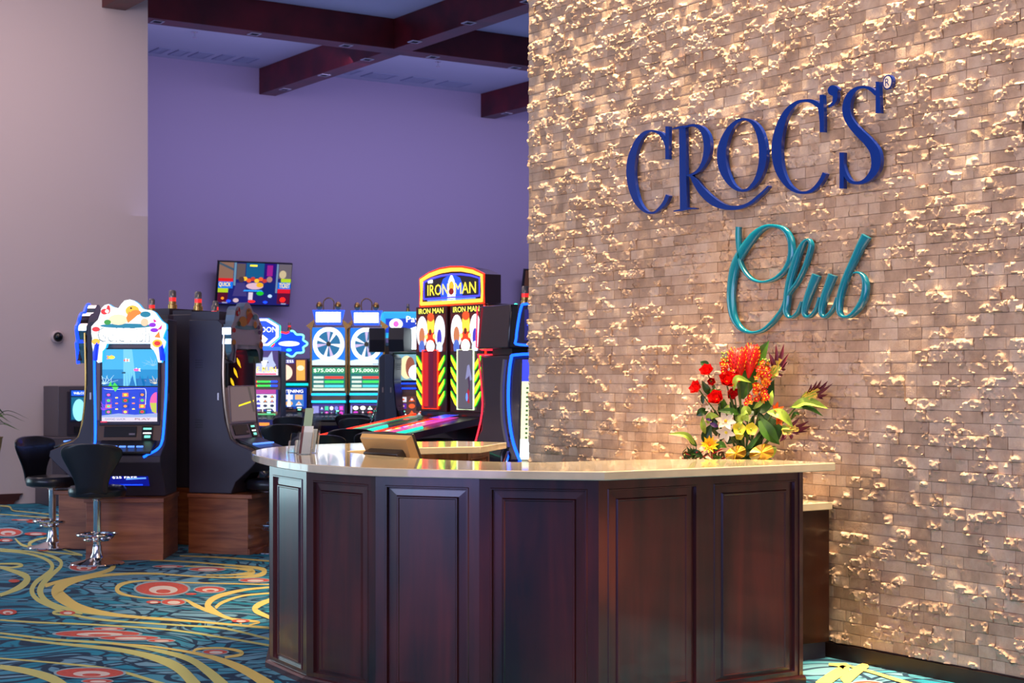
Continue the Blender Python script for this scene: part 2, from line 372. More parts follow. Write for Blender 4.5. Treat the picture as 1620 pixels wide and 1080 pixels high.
pars = [(st, stone_par(st), seen(st), random.random()) for st in stones]
order = sorted(range(len(pars)), key=lambda i: -pars[i][2]); big = set(order[:300])
def mesh_stone(name, V, F, tones):
    me = bpy.data.meshes.new(name); me.from_pydata(V.tolist(), [], F); me.materials.append(STONE)
    me.polygons.foreach_set('use_smooth', [True]*len(me.polygons)); me.set_sharp_from_angle(angle=R(50))
    a = me.attributes.new('tone', 'FLOAT', 'POINT'); a.data.foreach_set('value', tones)
    o = bpy.data.objects.new(name, me); COL.objects.link(o); o.parent = wr; return o
AV = []; AF = []; AT = []; nb = 0
for i, (st, pr, sz, tone) in enumerate(pars):
    wd = st[1]-st[0]
    if i in big:
        V, F = stone_grid(*st, max(8, int(wd/.0075)), 8, **pr)
        mesh_stone('stone', V, F, [tone]*len(V))
    else:
        V, F = stone_grid(*st, max(8, int(wd/.0075)), 8, **pr)
        AV.append(V); AF += [tuple(x+nb for x in f) for f in F]; AT += [tone]*len(V); nb += len(V)
# plainer courses outside the view: towards the camera and up to the ceiling
def coarse(y0, y1, z0, z1):
    global nb
    z = z0
    while z < z1-.01:
        y = y0
        while y < y1-.01:
            e = min(y+random.uniform(.09, .17), y1); V, F = stone_grid(y, e, z, min(z+ch, z1), 2, 2, **stone_par((y, e, z, z+ch)))
            AV.append(V); AF.extend([tuple(x+nb for x in f) for f in F]); AT.extend([random.random()]*len(V)); nb += len(V); y = e
        z += ch
ztop = z; ylow = 4.40
coarse(2.4, ylow, .085, ztop); coarse(2.4, YE, ztop, ZC)
o = mesh_stone('stone_courses', np.vstack(AV), AF, AT); o['kind'] = 'stuff'
struct(MB().box(XS-.022, -6, 0, XS-.001, YE+.002, .078, mat('dark_base', rgb(40, 22, 18), .4)).build('baseboard_right'))

# glowing panel added out of view on the left wall, reflected in the counter
MB().box(-2.6, YL-.03, 0, 2.0, YL-.002, 2.7, em(190, 225, 235, 5.0)).build('glow_panel_1', smooth=False)['kind'] = 'structure'
_w = bpy.data.objects['glow_panel_1']; fm = MB()
for x in (-2.66, -1.1, .45, 1.98): fm.box(x, YL-.07, 0, x+.07, YL-.031, 2.75, SILVER)
fm.box(-2.66, YL-.07, 2.68, 2.05, YL-.031, 2.75, SILVER); fm.build('glow_panel_frame', _w, smooth=False)
# ---- ceiling beams
ZB = 6.01
def beam(name, x0, y0, x1, y1, label):
    o = MB().box(x0, y0, 5.85 if abs(x0-6.63) < .01 else ZB, x1, y1, ZC-.002, BEAM).build(name, smooth=False, bevel=.004); return struct(o)
AX = [2.62, 6.63, 11.12, 15.37]; BY = [7.0, 11.1, 15.35, 19.6]
n = 0
for y in BY: n += 1; beam('beam_%d' % n, -9, y, 20.0, y+.34, '')
for x in AX:
    ys = [-6]+[v for y in BY for v in (y, y+.34)]+[YL if x < 7 else YB]
    for a, b in zip(ys[::2], ys[1::2]):
        if b-a < .3 or (x == 6.63 and b == YB): continue
        n += 1; beam('beam_%d' % n, x, a, x+.29, b, '')
bpy.context.view_layer.update()
TRIMW = mat('downlight_trim', rgb(190, 188, 210), .5)
for k, (cx, cy) in enumerate([(120, 83), (497, 131), (853, 176), (1190, 220), (1508, 262), (1330, 88), (1120, 161), (935, 230), (768, 291), (616, 346), (1477, 440), (1560, 5)]):
    p = on_z(200+cx/2.4545, cy/2.4545, ZB)
    lbl = ['nearest the left wall on the long front beam', 'second from the left wall on the long front beam', 'just left of the beam crossing, long front beam',
           'just right of the beam crossing on the long beam', 'on the long beam close to the stone wall', 'second out from the crossing on the beam running to upper right',
           'first out from the crossing on the beam running to upper right', 'nearest the crossing on the beam going to the back wall',
           'middle one on the beam going to the back wall', 'closest to the back wall on the centre beam', 'on the short beam end beside the stone wall',
           'highest one at the top edge beside the stone wall'][k]
    t = thing('ceiling_downlight', 'small square downlight '+lbl, 'light', (p.x, p.y, ZB), 0)
    f = MB()
    for a in ((-.075, -.075, .075, -.055), (-.075, .055, .075, .075), (-.075, -.055, -.055, .055), (.055, -.055, .075, .055)): f.box(a[0], a[1], -.010, a[2], a[3], -.0005, TRIMW)
    f.build('trim_ring', t, smooth=False); MB().box(-.054, -.054, -.009, .054, .054, -.0005, mat('lamp_black', rgb(8, 8, 12), .9)).build('lamp_glass', t, smooth=False)
# linear grilles in the ceiling by the back wall
GR = mat('grille_grey', rgb(150, 158, 190), .6)
def grille(px0, py0, px1, py1, label):
    a = on_z(px0, py0, ZC); b = on_z(px1, py1, ZC); y = (a.y+b.y)/2; y = min(y, YB-.35)
    t = thing('ceiling_grille', label, 'vent', ((a.x+b.x)/2, y, ZC), 0)
    L_ = abs(b.x-a.x)/2
    f = MB(); f.box(-L_, -.22, -.014, L_, -.19, -.001, GR); f.box(-L_, .19, -.014, L_, .22, -.001, GR); f.box(-L_, -.19, -.014, -L_+.03, .19, -.001, GR); f.box(L_-.03, -.19, -.014, L_, .19, -.001, GR)
    f.build('frame', t, smooth=False)
    g = MB()
    for i in range(9): g.box(-L_+.03, -.17+i*.04, -.011, L_-.03, -.155+i*.04, -.001, GR)
    g.build('louvre', t, smooth=False)
for q, (x0, x1, sgn) in enumerate([(100, 160, ''), (175, 240, ''), (250, 330, ''), (345, 410, ''), (425, 505, '')]):
    grille(200+x0/2.4545, (195+q*9)/2.4545, 200+x1/2.4545, (195+q*9)/2.4545,
           ['flat ceiling grille touching the left wall corner', 'second ceiling grille from the left wall corner', 'middle ceiling grille of the left bay', 'fourth ceiling grille of the left bay', 'ceiling grille nearest the centre beam in the left bay'][q])
for q, (x0, x1) in enumerate([(840, 905), (915, 1050), (1070, 1195), (1205, 1335)]):
    grille(200+x0/2.4545, (277+q*16)/2.4545, 200+x1/2.4545, (277+q*16)/2.4545,
           ['ceiling grille just right of the centre beam', 'second ceiling grille right of the centre beam', 'third ceiling grille right of the centre beam', 'ceiling grille farthest right before the stone wall'][q])
for q, (px, py) in enumerate([(308, 50), (693, 97)]):
    p = on_z(px, py, ZC); t = thing('sprinkler', ['fire sprinkler head on the ceiling left of the centre beam', 'fire sprinkler head on the ceiling right of the centre beam'][q], 'sprinkler', (p.x, p.y, ZC))
    MB().lathe([(.05, -.012), (.05, -.001)], CHROME, seg=14).build('plate', t); MB().tube([(0, 0, -.01), (0, 0, -.07)], .012, CHROME).lathe([(.035, -.085), (.035, -.075)], CHROME, seg=12).build('head', t)

# ---- carpet figures woven into the floor
YEL = mat('carpet_yellow', rgb(208, 206, 124), .95, bump=.4, bscale=200); YELW = mat('carpet_gold', rgb(230, 204, 112), .95, bump=.4, bscale=200)
CRD = mat('carpet_coral', rgb(206, 84, 70), .95, bump=.4, bscale=200, var=.15); CWH = mat('carpet_cream', rgb(222, 206, 196), .95); CDK = mat('carpet_outline', rgb(150, 176, 186), .95)
S8 = 3.375
def floor_pt(cx, cy, o=(0, 760), sc=S8, z=.0): p = on_z(o[0]+cx/sc, o[1]+cy/sc, 0); return (p.x, p.y, z)
zz = [.0012]
def swirl(P, m=None, **kw):
    A, B, C = ribbon2d(P, 6); k = len(A); zz[0] += .00004; z = zz[0]
    vs = [floor_pt(x, y, z=z, **kw) for x, y in A+B]
    o = MB().add(vs, [(i, i+1, k+i+1, k+i) for i in range(k-1)], m or (YEL if P[0][0] < 500 else YELW)).build('carpet_swirl', fl, smooth=False)
SW = [[(0,375,9),(120,385,10),(220,410,13),(272,440,19),(275,475,20),(235,510,20),(190,545,23),(170,590,25),(200,635,22),(290,680,16),(400,720,13),(560,745,11),(760,760,9),(1000,775,9),(1200,790,10),(1460,852,12)],
 [(0,365,6),(200,385,9),(310,420,17),(325,455,18),(280,500,22),(230,550,30),(215,600,32),(260,650,24),(380,690,18),(600,720,13),(900,740,10),(1460,792,8)],
 [(610,440,30),(590,475,22),(500,500,14),(350,530,14),(240,562,20)],
 [(870,498,10),(700,497,12),(500,512,18),(360,545,40),(305,590,62),(340,632,58),(430,680,38),(600,715,20),(800,735,14),(1100,757,10),(1460,787,8)],
 [(800,425,6),(1000,434,8),(1200,450,9),(1380,468,16),(1412,488,26),(1370,508,18),(1250,517,8),(1100,515,7),(860,499,8)],
 [(900,455,5),(1100,460,7),(1250,468,8),(1340,480,20),(1340,494,22),(1240,503,8),(1100,505,5)],
 [(1460,432,7),(1200,412,8),(960,402,6)],
 [(1460,556,6),(1000,545,6),(800,535,5),(680,545,14),(628,570,24),(640,600,18),(720,620,8),(850,632,6),(980,636,9),(1040,665,20),(1120,700,16),(1240,740,12),(1290,765,9)],
 [(1460,568,9),(1300,585,13),(1160,620,24),(1110,660,32),(1130,690,30),(1220,735,14),(1340,750,13),(1385,757,9),(1330,772,7)],
 [(1460,600,8),(1300,615,10),(1190,650,15),(1150,680,16)],
 [(1460,632,18),(1380,665,28),(1365,695,26),(1460,740,16)],
 [(0,745,9),(200,758,10),(500,770,9),(900,797,9),(1200,840,10),(1460,885,12)],
 [(0,815,10),(300,850,12),(600,870,13),(800,900,16),(1000,950,30),(1110,1020,44),(1200,1100,56)],
 [(0,835,8),(300,870,13),(600,900,20),(800,940,34),(950,1000,50),(1050,1100,60)],
 [(0,950,8),(300,975,9),(600,1010,13),(880,1090,17)],
 [(0,995,24),(150,1020,34),(280,1060,44),(360,1110,46)],
 [(600,872,9),(800,885,9),(1000,915,13),(1150,950,26),(1300,1010,42),(1450,1100,56)],
 [(1030,915,14),(1060,900,12),(1180,895,10),(1280,912,16),(1285,930,16),(1200,945,11)],
 [(0,465,10),(90,490,22),(145,520,34),(120,560,32),(50,595,20),(0,612,18)],
 [(0,445,8),(90,445,11),(118,455,12),(60,465,9),(0,461,7)],
 [(250,305,7),(185,320,12),(158,345,18),(230,375,9),(440,400,7)],
 [(80,310,7),(120,345,12),(200,360,8)], [(290,350,6),(360,375,8),(440,398,6)],
 [(0,135,6),(50,140,8),(70,160,6),(140,168,5),(370,192,5)], [(0,180,4),(200,195,5),(370,212,4)],
 [(440,712,8),(340,700,8),(290,702,12),(300,714,10),(430,722,8)]]
for P in SW: swirl(P)
def disc(cx, cy, rx, ry, **kw):
    def e(rx, ry, dx, dy, m, nm, par=None):
        zz[0] += .00004
        vs = [floor_pt(cx+dx+rx*math.cos(2*math.pi*i/28), cy+dy+ry*math.sin(2*math.pi*i/28), z=zz[0], **kw) for i in range(28)]
        return MB().add(vs, [tuple(range(28))[::-1]], m).build(nm, fl, smooth=False)
    if rx > 60: e(rx*1.06+4, ry*1.1+3, 0, 0, CDK, 'carpet_disc_outline')
    e(rx, ry, 0, 0, CRD, 'carpet_disc')
    if rx > 35:
        e(rx*.55, ry*.6, rx*.05, ry*.18, CWH, 'carpet_disc_centre')
        if ry > 15: e(rx*.28, ry*.3, rx*.05, ry*.4, CRD, 'carpet_disc_eye')
for d in [(865,578,140,36),(445,463,72,20),(1120,583,80,16),(925,650,62,15),(820,650,40,9),(1020,607,30,6),(520,820,225,17),(690,842,155,11),(580,793,80,7),(860,857,70,7),
          (480,1030,180,26),(520,1074,80,10),(360,708,42,11),(1150,918,65,12),(40,278,75,20),(190,286,60,9),(30,320,38,9),(75,538,30,9),(40,705,50,16),(1285,752,48,9),
          (1105,476,95,10),(900,461,80,6),(1360,535,80,10),(200,222,60,6),(120,212,60,4),(230,374,30,4)]: disc(*d)
for o_ in [o for o in fl.children]:
    ds = [v.co.x*s_+v.co.y*c_ for v in o_.data.vertices]
    if min(ds) > 8.9: q_ = o_.copy(); COL.objects.link(q_); q_.parent = fl; q_.location = CR*3.3
K2 = dict(o=(880, 700), sc=2.842)
swirl([(1225,1000,10),(1270,1003,16),(1300,1015,40),(1240,1055,46),(1180,1100,50)], YELW, **K2)
swirl([(1400,1000,26),(1350,1030,40),(1290,1080,46)], YELW, **K2)
swirl([(1290,1000,8),(1420,1035,12),(1500,1060,14),(1600,1090,14)], YELW, **K2)
disc(1395, 1090, 70, 14, **K2)

# ================================================================ SIGN ON THE STONE WALL
BLUE = mat('sign_blue', rgb(4, 38, 122), .22, coat=.4); TEAL = mat('sign_teal', rgb(0, 110, 136), .2, coat=.6)
XF = XS-.062
STAND = mat('standoff_metal', rgb(150, 130, 90), .4, .8)
def letter(name, strokes, o, sc, m, label, cat, thick=.024, round_=False, grp=None):
    """strokes traced as spine + width in crop pixels, laid on the wall plane"""
    def W(p): return on_X(o[0]+p[0]/sc, o[1]+p[1]/sc, XF)
    pts = [W(p) for st in strokes for p in st]
    cy = sum(p.y for p in pts)/len(pts); zb = min(p.z for p in pts)
    t = thing(name, label, cat, (XS-.03, cy, zb), 0, grp)
    org = Vector((XS-.03, cy, zb))
    mb = MB()
    for q, st in enumerate(strokes):
        A, B, C = ribbon2d(st, 8); k = len(A); eps = .00015*q
        fa = [W(p)-org for p in A]; fb = [W(p)-org for p in B]
        if round_: prof = [(0, .0, .024), (0, .0, .008), (.14, 0, .002), (.32, 0, 0), (.68, 0, 0), (.86, 0, .002), (1, 0, .008), (1, 0, .024)]
        else: prof = [(0, 0, thick), (0, 0, 0), (1, 0, 0), (1, 0, thick)]
        vs = []; n_ = len(prof)
        for a, b in zip(fa, fb):
            for u, _, dx in prof: p = a.lerp(b, u); vs.append((p.x+dx-eps, p.y, p.z))
        fs = [(i*n_+j, (i+1)*n_+j, (i+1)*n_+j+1, i*n_+j+1) for i in range(k-1) for j in range(n_-1)]
        fs += [tuple(range(n_))[::-1], tuple((k-1)*n_+j for j in range(n_))]
        mb.add(vs, fs, m)
    mb.build('letter_face', t, smooth=round_)
    for st in strokes[:2]:
        for p in (st[len(st)//3], st[-2]):
            q = W(p)-org; MB().tube([(q.x+thick, q.y, q.z), (.03-.008, q.y, q.z)], .005, STAND, 6).build('standoff', t)
    return t
letter('sign_letter', [[(478,190,44),(430,140,36),(350,114,22),(270,138,40),(200,215,58),(150,330,74),(122,450,86),(116,560,88),(124,660,84),(145,760,76),(180,860,60),(235,940,40),(300,985,24),(370,985,24),(430,940,34),(480,880,40),(515,800,42)],
    [(430,145,26),(465,190,34),(490,240,30),(500,300,24)], [(510,66,40),(508,240,38),(508,418,38)]], (980, 190), 6.75, BLUE, 'large blue letter C at the left end of the upper sign word', 'letter')
letter('sign_letter', [[(176,195,62),(180,580,62),(186,965,64)], [(92,984,12),(130,978,14),(180,968,24),(240,958,18),(308,958,12)], [(80,205,10),(130,193,18),(190,180,22)],
    [(190,190,16),(240,172,20),(290,170,26),(350,195,44),(395,260,62),(412,350,66),(405,440,60),(375,530,44),(325,600,30),(265,635,20),(218,645,16)],
    [(225,642,14),(262,655,26),(300,705,54),(350,780,66),(420,855,72),(500,912,66),(590,945,48),(680,952,38),(760,935,32),(830,900,30),(890,850,28),(950,795,24),(995,745,16)]], (1050, 170), 6, BLUE, 'blue letter R with a long sweeping tail running under the O', 'letter')
O_ = [(750,108,22),(690,135,34),(620,210,52),(566,330,74),(546,450,82),(560,570,80),(600,670,62),(656,748,38),(724,786,26),(790,780,26),(850,730,40),(900,650,56),(932,540,68),(940,440,72),(930,330,68),(902,230,60),(860,160,42),(810,122,26),(750,108,22)]
letter('sign_letter', [O_], (1050, 170), 6, BLUE, 'oval blue letter O in the middle of the upper sign word', 'letter')
letter('sign_letter', [[(500,310,26),(478,285,40),(430,258,32),(370,253,22),(310,270,30),(240,330,45),(190,420,60),(160,520,72),(145,620,78),(148,720,76),(165,810,66),(200,890,50),(250,955,34),(310,993,24),(370,1001,22),(430,985,28),(480,940,32),(515,890,34),(537,842,34)],
    [(495,300,30),(502,360,24),(506,420,20)], [(512,205,28),(514,360,34),(515,510,34)]], (1200, 110), 5.1435, BLUE, 'large blue letter C just before the apostrophe', 'letter')
letter('sign_letter', [[(562,170,10),(572,170,56),(590,170,80),(612,170,84),(630,172,60),(640,180,20)], [(618,180,44),(622,230,36),(606,275,28),(570,303,16)]], (1200, 110), 5.1435, BLUE, 'small blue apostrophe of the upper sign word', 'letter')
letter('sign_letter', [[(956,200,30),(910,158,30),(850,142,20),(790,160,32),(738,215,52),(714,300,64),(722,380,64),(760,450,64),(820,518,68),(890,588,72),(940,660,78),(955,740,78),(945,810,68),(905,872,50),(850,912,32),(790,922,24),(740,905,28),(702,850,30),(682,780,28),(676,700,20)],
    [(967,98,30),(970,230,34),(972,355,38)], [(676,674,36),(676,820,34),(676,968,34)]], (1200, 110), 5.1435, BLUE, 'large blue letter S at the right end of the upper sign word', 'letter')
# registered mark
c0 = on_X(1200+1050/5.1435, 110+103/5.1435, XF); t = thing('registered_mark', 'small round blue badge with the letter R beside the S', 'badge', (XS-.03, c0.y, c0.z-.03))
ry = abs(on_X(1403.5+7.6, 130, XF).y-on_X(1403.5-7.6, 130, XF).y)/2; rz_ = 62/5.1435*(c0.x*s_+c0.y*c_)/FP
def cyl(mb, ry, rz, x0, x1, m): mb.prism([(ry*math.cos(2*math.pi*i/28), .03+rz*math.sin(2*math.pi*i/28)) for i in range(28)], x0, x1, m)
mb = MB(); cyl(mb, ry, rz_, -.032, -.008, BLUE); mb.build('disc', t)
mb = MB(); cyl(mb, ry*.78, rz_*.8, -.0330, -.0318, mat('badge_cream', rgb(226, 206, 190), .5)); mb.build('badge_face', t)
vs, fs = textgeo('R'); MB().add([(-.0345, ry*.45*(1-2*a), .03-rz_*.5+rz_*b) for a, b in vs], [f[::-1] for f in fs], BLUE).build('badge_letter', t, smooth=False)
# teal script word
S5 = lambda L: [(((x/6+1220-1130)*5.4), ((y/6+350-340)*5.4), w*.9) for x, y, w in L]
letter('sign_script', [[(192,100,36),(190,180,38),(195,280,32),(210,390,26),(240,470,28),(300,540,26),(370,570,24),(440,568,26),(520,535,34),(590,470,44),(635,380,52),(645,280,52),(630,190,50),(580,120,42),(500,93,30),(420,104,42),(340,160,62),(270,245,72),(210,335,74),(165,430,72),(140,540,68),(128,650,64),(130,760,64),(150,870,56),(195,950,44),(250,992,34),(320,1006,28),(400,985,32),(470,930,36),(530,860,36),(575,790,32),(600,710,30)],
    S5([(150,700,30),(180,650,34),(230,585,36),(290,470,38),(335,350,40),(362,240,38),(355,185,28),(328,176,26),(290,212,42),(240,310,60),(200,430,66),(165,550,66),(140,680,62),(130,790,58),(125,860,48),(150,905,34),(190,908,26),(235,868,28),(262,810,26),(280,760,22)]),
    S5([(415,508,80),(370,620,72),(330,730,64),(305,820,56),(300,880,40),(330,908,30),(370,890,28),(410,840,28),(435,770,26),(445,720,20)]),
    S5([(568,508,80),(530,610,72),(490,720,66),(465,820,56),(465,880,42),(495,908,30),(535,880,28),(575,830,28),(600,770,26),(612,720,20)]),
    S5([(888,138,88),(830,240,74),(770,370,66),(710,500,62),(665,620,60),(635,740,58),(630,840,48),(650,893,36),(700,908,30),(760,880,44),(820,810,58),(865,720,62),(880,620,58),(870,545,46),(840,498,30),(805,486,22),(775,490,18)])],
    (1130, 340), 5.4, TEAL, 'teal script word Club in flowing handwriting below the blue letters', 'lettering', round_=True)

# ================================================================ RECEPTION COUNTER
ZT = 1.07
base = [(4.75, 8.78), (4.2, 8.60), (3.84, 8.10), (3.57, 7.58), (3.53, 7.08), (3.63, 6.57), (3.93, 6.15), (4.31, 5.76), (5.55, 5.76)]
rc = thing('reception_counter', 'curved dark mahogany reception counter with raised panels in front of the stone wall', 'counter', (4.3, 7.0, 0))
def facet(a, b, z0, z1, name, parent, org, panel=True, m=MAHOG, thick=.03, ins=(.05, .115)):
    ax, ay = a; bx, by = b; dx, dy = bx-ax, by-ay; L_ = math.hypot(dx, dy); ux, uy = dx/L_, dy/L_; nx, ny = uy, -ux   # outward normal for a path running clockwise
    def P(u, z, dpt): return (ax+ux*u-nx*dpt-org[0], ay+uy*u-ny*dpt-org[1], z)
    mb = MB(); rings = [(0, 0)]
    if panel:
        i1, i2 = ins
        rings += [(i1, 0), (i1+.003, -.004), (i1+.009, -.004), (i1+.013, .012), (i1+.02, .012), (i2-.012, .010), (i2-.006, .001), (i2, .001), (i2+.004, .005), (i2+.008, .005)]
    prev = None
    for ins_, dep in rings:
        zb_ = z0+ins_*.42; c4 = [(ins_, zb_), (L_-ins_, zb_), (L_-ins_, z1-ins_*.85), (ins_, z1-ins_*.85)]
        cur = [P(u, z, dep) for u, z in c4]
        if prev: 
            for k in range(4): mb.add([prev[k], prev[(k+1) % 4], cur[(k+1) % 4], cur[k]], [(0, 1, 2, 3)], m)
        prev = cur
    mb.add(prev, [(0, 1, 2, 3)], m)
    bk = [P(u, z, thick) for u, z in [(0, z0), (L_, z0), (L_, z1), (0, z1)]]; fr = [P(u, z, 0) for u, z in [(0, z0), (L_, z0), (L_, z1), (0, z1)]]
    mb.add(fr+bk, [(0, 4, 5, 1), (1, 5, 6, 2), (2, 6, 7, 3), (3, 7, 4, 0), (7, 6, 5, 4)], m)
    return mb.build(name, parent, smooth=False)
def off_poly(P, d):
    out = []
    for i, p in enumerate(P):
        a = P[max(i-1, 0)]; b = P[min(i+1, len(P)-1)]
        def nrm(p, q): dx, dy = q[0]-p[0], q[1]-p[1]; l = math.hypot(dx, dy); return (dy/l, -dx/l)
        n1 = nrm(a, p) if i else nrm(p, b); n2 = nrm(p, b) if i < len(P)-1 else n1
        nx, ny = n1[0]+n2[0], n1[1]+n2[1]; l = math.hypot(nx, ny); k = 1/max(.3, (nx*n1[0]+ny*n1[1])/l)
        out.append((p[0]+nx/l*d*k, p[1]+ny/l*d*k))
    return out
org = (4.3, 7.0)
for a, b in zip(base[:-1], base[1:]):
    L_ = math.hypot(b[0]-a[0], b[1]-a[1])
    if L_ > .9:
        mid = ((a[0]+b[0])/2, a[1]+(b[1]-a[1])/2)
        facet(a, mid, .036, ZT-.041, 'front_panel', rc, org); facet(mid, b, .036, ZT-.041, 'front_panel', rc, org)
    else: facet(a, b, .036, ZT-.041, 'front_panel', rc, org)
pl0 = off_poly(base, .022); pl1 = off_poly(base, -.02)
mb = MB()
prof = [(.022, 0), (.022, .026), (.012, .034), (.002, .038), (-.02, .038)]
rows = [[(x-org[0], y-org[1], z) for x, y in off_poly(base, o_)] for o_, z in prof]
for r0, r1 in zip(rows[:-1], rows[1:]):
    k = len(r0); mb.add(r0+r1, [(i, i+1, k+i+1, k+i) for i in range(k-1)], MAHOG)
mb.build('plinth', rc, smooth=False)
inner = [(5.50, 6.0), (5.20, 6.22), (4.90, 6.33), (4.46, 6.38), (4.22, 6.66), (4.10, 7.05), (4.07, 7.6), (4.13, 7.95), (4.28, 8.12), (4.78, 8.21), (5.12, 8.16), (5.44, 8.42), (5.36, 8.72), (5.0, 8.79)]
outer = off_poly(base, -.035)
MB().prism([(x-org[0], y-org[1]) for x, y in outer+inner], .02, ZT-.042, WALNUTV, 'z').build('carcass', rc, smooth=False)
facet((5.13, 8.15), (5.45, 8.41), .036, ZT-.041, 'inner_panel', rc, org, m=WALNUTV, ins=(.035, .07))
facet((4.80, 8.20), (5.12, 8.15), .036, ZT-.041, 'inner_panel', rc, org, m=WALNUTV, ins=(.035, .07))
facet((5.55, 5.76), (5.50, 6.0), .036, ZT-.041, 'end_panel', rc, org, panel=False)
arc = catmull([(5.10,8.88),(4.79,8.89),(4.48,8.86),(4.14,8.69),(3.89,8.42),(3.70,8.08),(3.54,7.51),(3.48,7.0),(3.52,6.71),(3.64,6.42),(3.89,6.10),(4.13,5.84),(4.29,5.69)], 5)
inn = catmull([(5.63,5.78),(5.54,6.04),(5.25,6.30),(4.91,6.41),(4.50,6.46),(4.29,6.70),(4.18,7.05),(4.15,7.6),(4.19,7.88),(4.32,8.05),(4.78,8.13),(5.16,8.06)], 5)
top = [(5.61, 8.46), (5.45, 8.80)]+arc+[(5.645, 5.635)]+inn
o = MB().prism([(x-4.3, y-7.0) for x, y in top], 0, .04, QUARTZ, 'z').build('countertop', bevel=.004, loc=(4.3, 7.0, ZT-.04))
tag(o, 'cream polished quartz countertop curving round on the mahogany reception counter', 'countertop')
# staff cabinet by the wall
t = thing('staff_cabinet', 'lower dark wood cabinet between the counter end and the stone wall', 'cabinet', (5.86, 6.16, 0))
MB().box(-.27, 0, .09, .265, 1.9, .785, wood_mat('mahogany_darkened', rgb(22, 8, 6), rgb(58, 24, 14), (9, 9, .9), .3, .3)).build('body', t, bevel=.003); MB().box(-.25, .03, 0, .265, 1.88, .09, DARK).build('toe_kick', t)  # body is the same wood, colour darkened to offset the wall grazers' light
for k in range(3): 
    d_ = MB().box(-.288, .04+k*.62, .12, -.271, .62+k*.62, .76, MAHOG).build('cabinet_door', t, bevel=.004)
    MB().tube([(-.30, .10+k*.62, .5), (-.30, .10+k*.62, .62)], .006, CHROME).build('handle', d_)
o = MB().box(-.30, -.02, 0, .270, 1.92, .04, QUARTZ).build('worktop', bevel=.004, loc=(5.86, 6.16, .786)); tag(o, 'cream worktop on the low staff cabinet beside the stone wall', 'worktop')

# ---------------------------------------------------------------- monitor seen from behind
MB().box(-.22, -.42, .76, .42, .95, .80, QUARTZ).box(.36, -.40, .0, .40, .93, .76, WALNUTV).build('inner_desk', rc, bevel=.003)
mp_ = at(625, 700, 8.72)
t = thing('monitor', 'tan backed point of sale monitor standing behind the counter edge', 'monitor', (mp_.x, mp_.y, .801), R(10))
TAN = mat('monitor_tan', rgb(172, 136, 88), .35); DKP = mat('monitor_dark', rgb(52, 44, 40), .3)
mb = MB(); M0 = Matrix.Translation((.05, 0, .10)) @ Euler((0, R(-24), 0)).to_matrix().to_4x4(); mb.M = M0
mb.prism([(-.215, 0), (.215, 0), (.215, .30), (-.215, .30)], .010, .026, DKP, 'x'); mb.build('screen_housing', t, bevel=.004)
mb = MB(); mb.M = M0
mb.add([(.010, -.21, .004), (.010, .21, .004), (.010, .21, .296), (.010, -.21, .296), (-.026, -.160, .05), (-.026, .160, .05), (-.022, .195, .285), (-.022, -.195, .285)],
       [(0, 1, 5, 4), (1, 2, 6, 5), (2, 3, 7, 6), (3, 0, 4, 7), (4, 5, 6, 7)], TAN); mb.build('back_cover', t, bevel=.003)
mb = MB(); mb.M = M0; mb.box(.0262, -.20, .01, .0275, .20, .29, SCREEN); mb.build('screen', t)
mb = MB(); mb.M = M0; mb.prism([(-.15, .08), (.15, .08), (.15, .20), (.14, .225), (-.14, .225), (-.15, .20)], -.075, -.015, DKP, 'x'); mb.build('rear_hub', t, bevel=.006)
mb = MB(); mb.box(-.12, -.13, 0, .10, .13, .015, DKP); mb.prism([(-.06, .015), (.06, .015), (.06, .24), (-.06, .24)], -.10, -.04, DKP, 'x'); mb.build('stand', t, bevel=.004)

# ---------------------------------------------------------------- brochure holders
def holder(px, py, z0, hh, ww, label, cards, lean=.25):
    p = on_z(px, py, ZT); t = thing('brochure_holder', label, 'holder', (p.x, p.y, ZT+.0005), -TH+R(-8))
    th = .0025
    mb = MB(); mb.M = Matrix.Shear('XZ', 4, (0, lean)) if False else Matrix(((1, 0, .06, 0), (0, 1, lean, 0), (0, 0, 1, 0), (0, 0, 0, 1)))
    mb.box(-ww/2, 0, 0, ww/2, th, hh*.62, GLASS); mb.box(-ww/2, .032, 0, ww/2, .032+th, hh, GLASS)
    mb.box(-ww/2, th, 0, -ww/2+th, .032, hh*.6, GLASS); mb.box(ww/2-th, th, 0, ww/2, .032, hh*.6, GLASS); mb.box(-ww/2, th, 0, ww/2, .032, th, GLASS)
    mb.build('acrylic_tray', t, smooth=False)
    for k, (cw, chh, col, dx) in enumerate(cards):
        mb = MB(); mb.M = Matrix(((1, 0, .06, 0), (0, 1, lean, 0), (0, 0, 1, 0), (0, 0, 0, 1)))
        mb.box(-cw/2+dx, .006+.006*k, .004, cw/2+dx, .009+.006*k, chh, col); mb.build('leaflet', t, smooth=False)
    return t
PAPER = mat('leaflet_white', rgb(214, 218, 210), .5); PGRN = mat('leaflet_sage', rgb(150, 176, 140), .5); PBRN = mat('leaflet_maroon', rgb(120, 60, 50), .5); PBLU = mat('leaflet_blue_grey', rgb(150, 172, 184), .4)
holder(461, 716, 0, .105, .045, 'small empty clear acrylic holder, leftmost on the countertop', [])
holder(471, 717, 0, .115, .045, 'small clear acrylic holder with white card, second from left on the countertop', [(.035, .07, PAPER, 0)])
holder(480, 719, 0, .19, .075, 'tall clear acrylic brochure holder with a sage green leaflet standing up on the countertop', [(.05, .15, PAPER, .01), (.03, .15, PBRN, -.014), (.045, .245, PGRN, -.002)])
holder(493, 717, 0, .20, .05, 'tall narrow clear acrylic holder, rightmost on the countertop', [(.03, .13, PAPER, 0)])

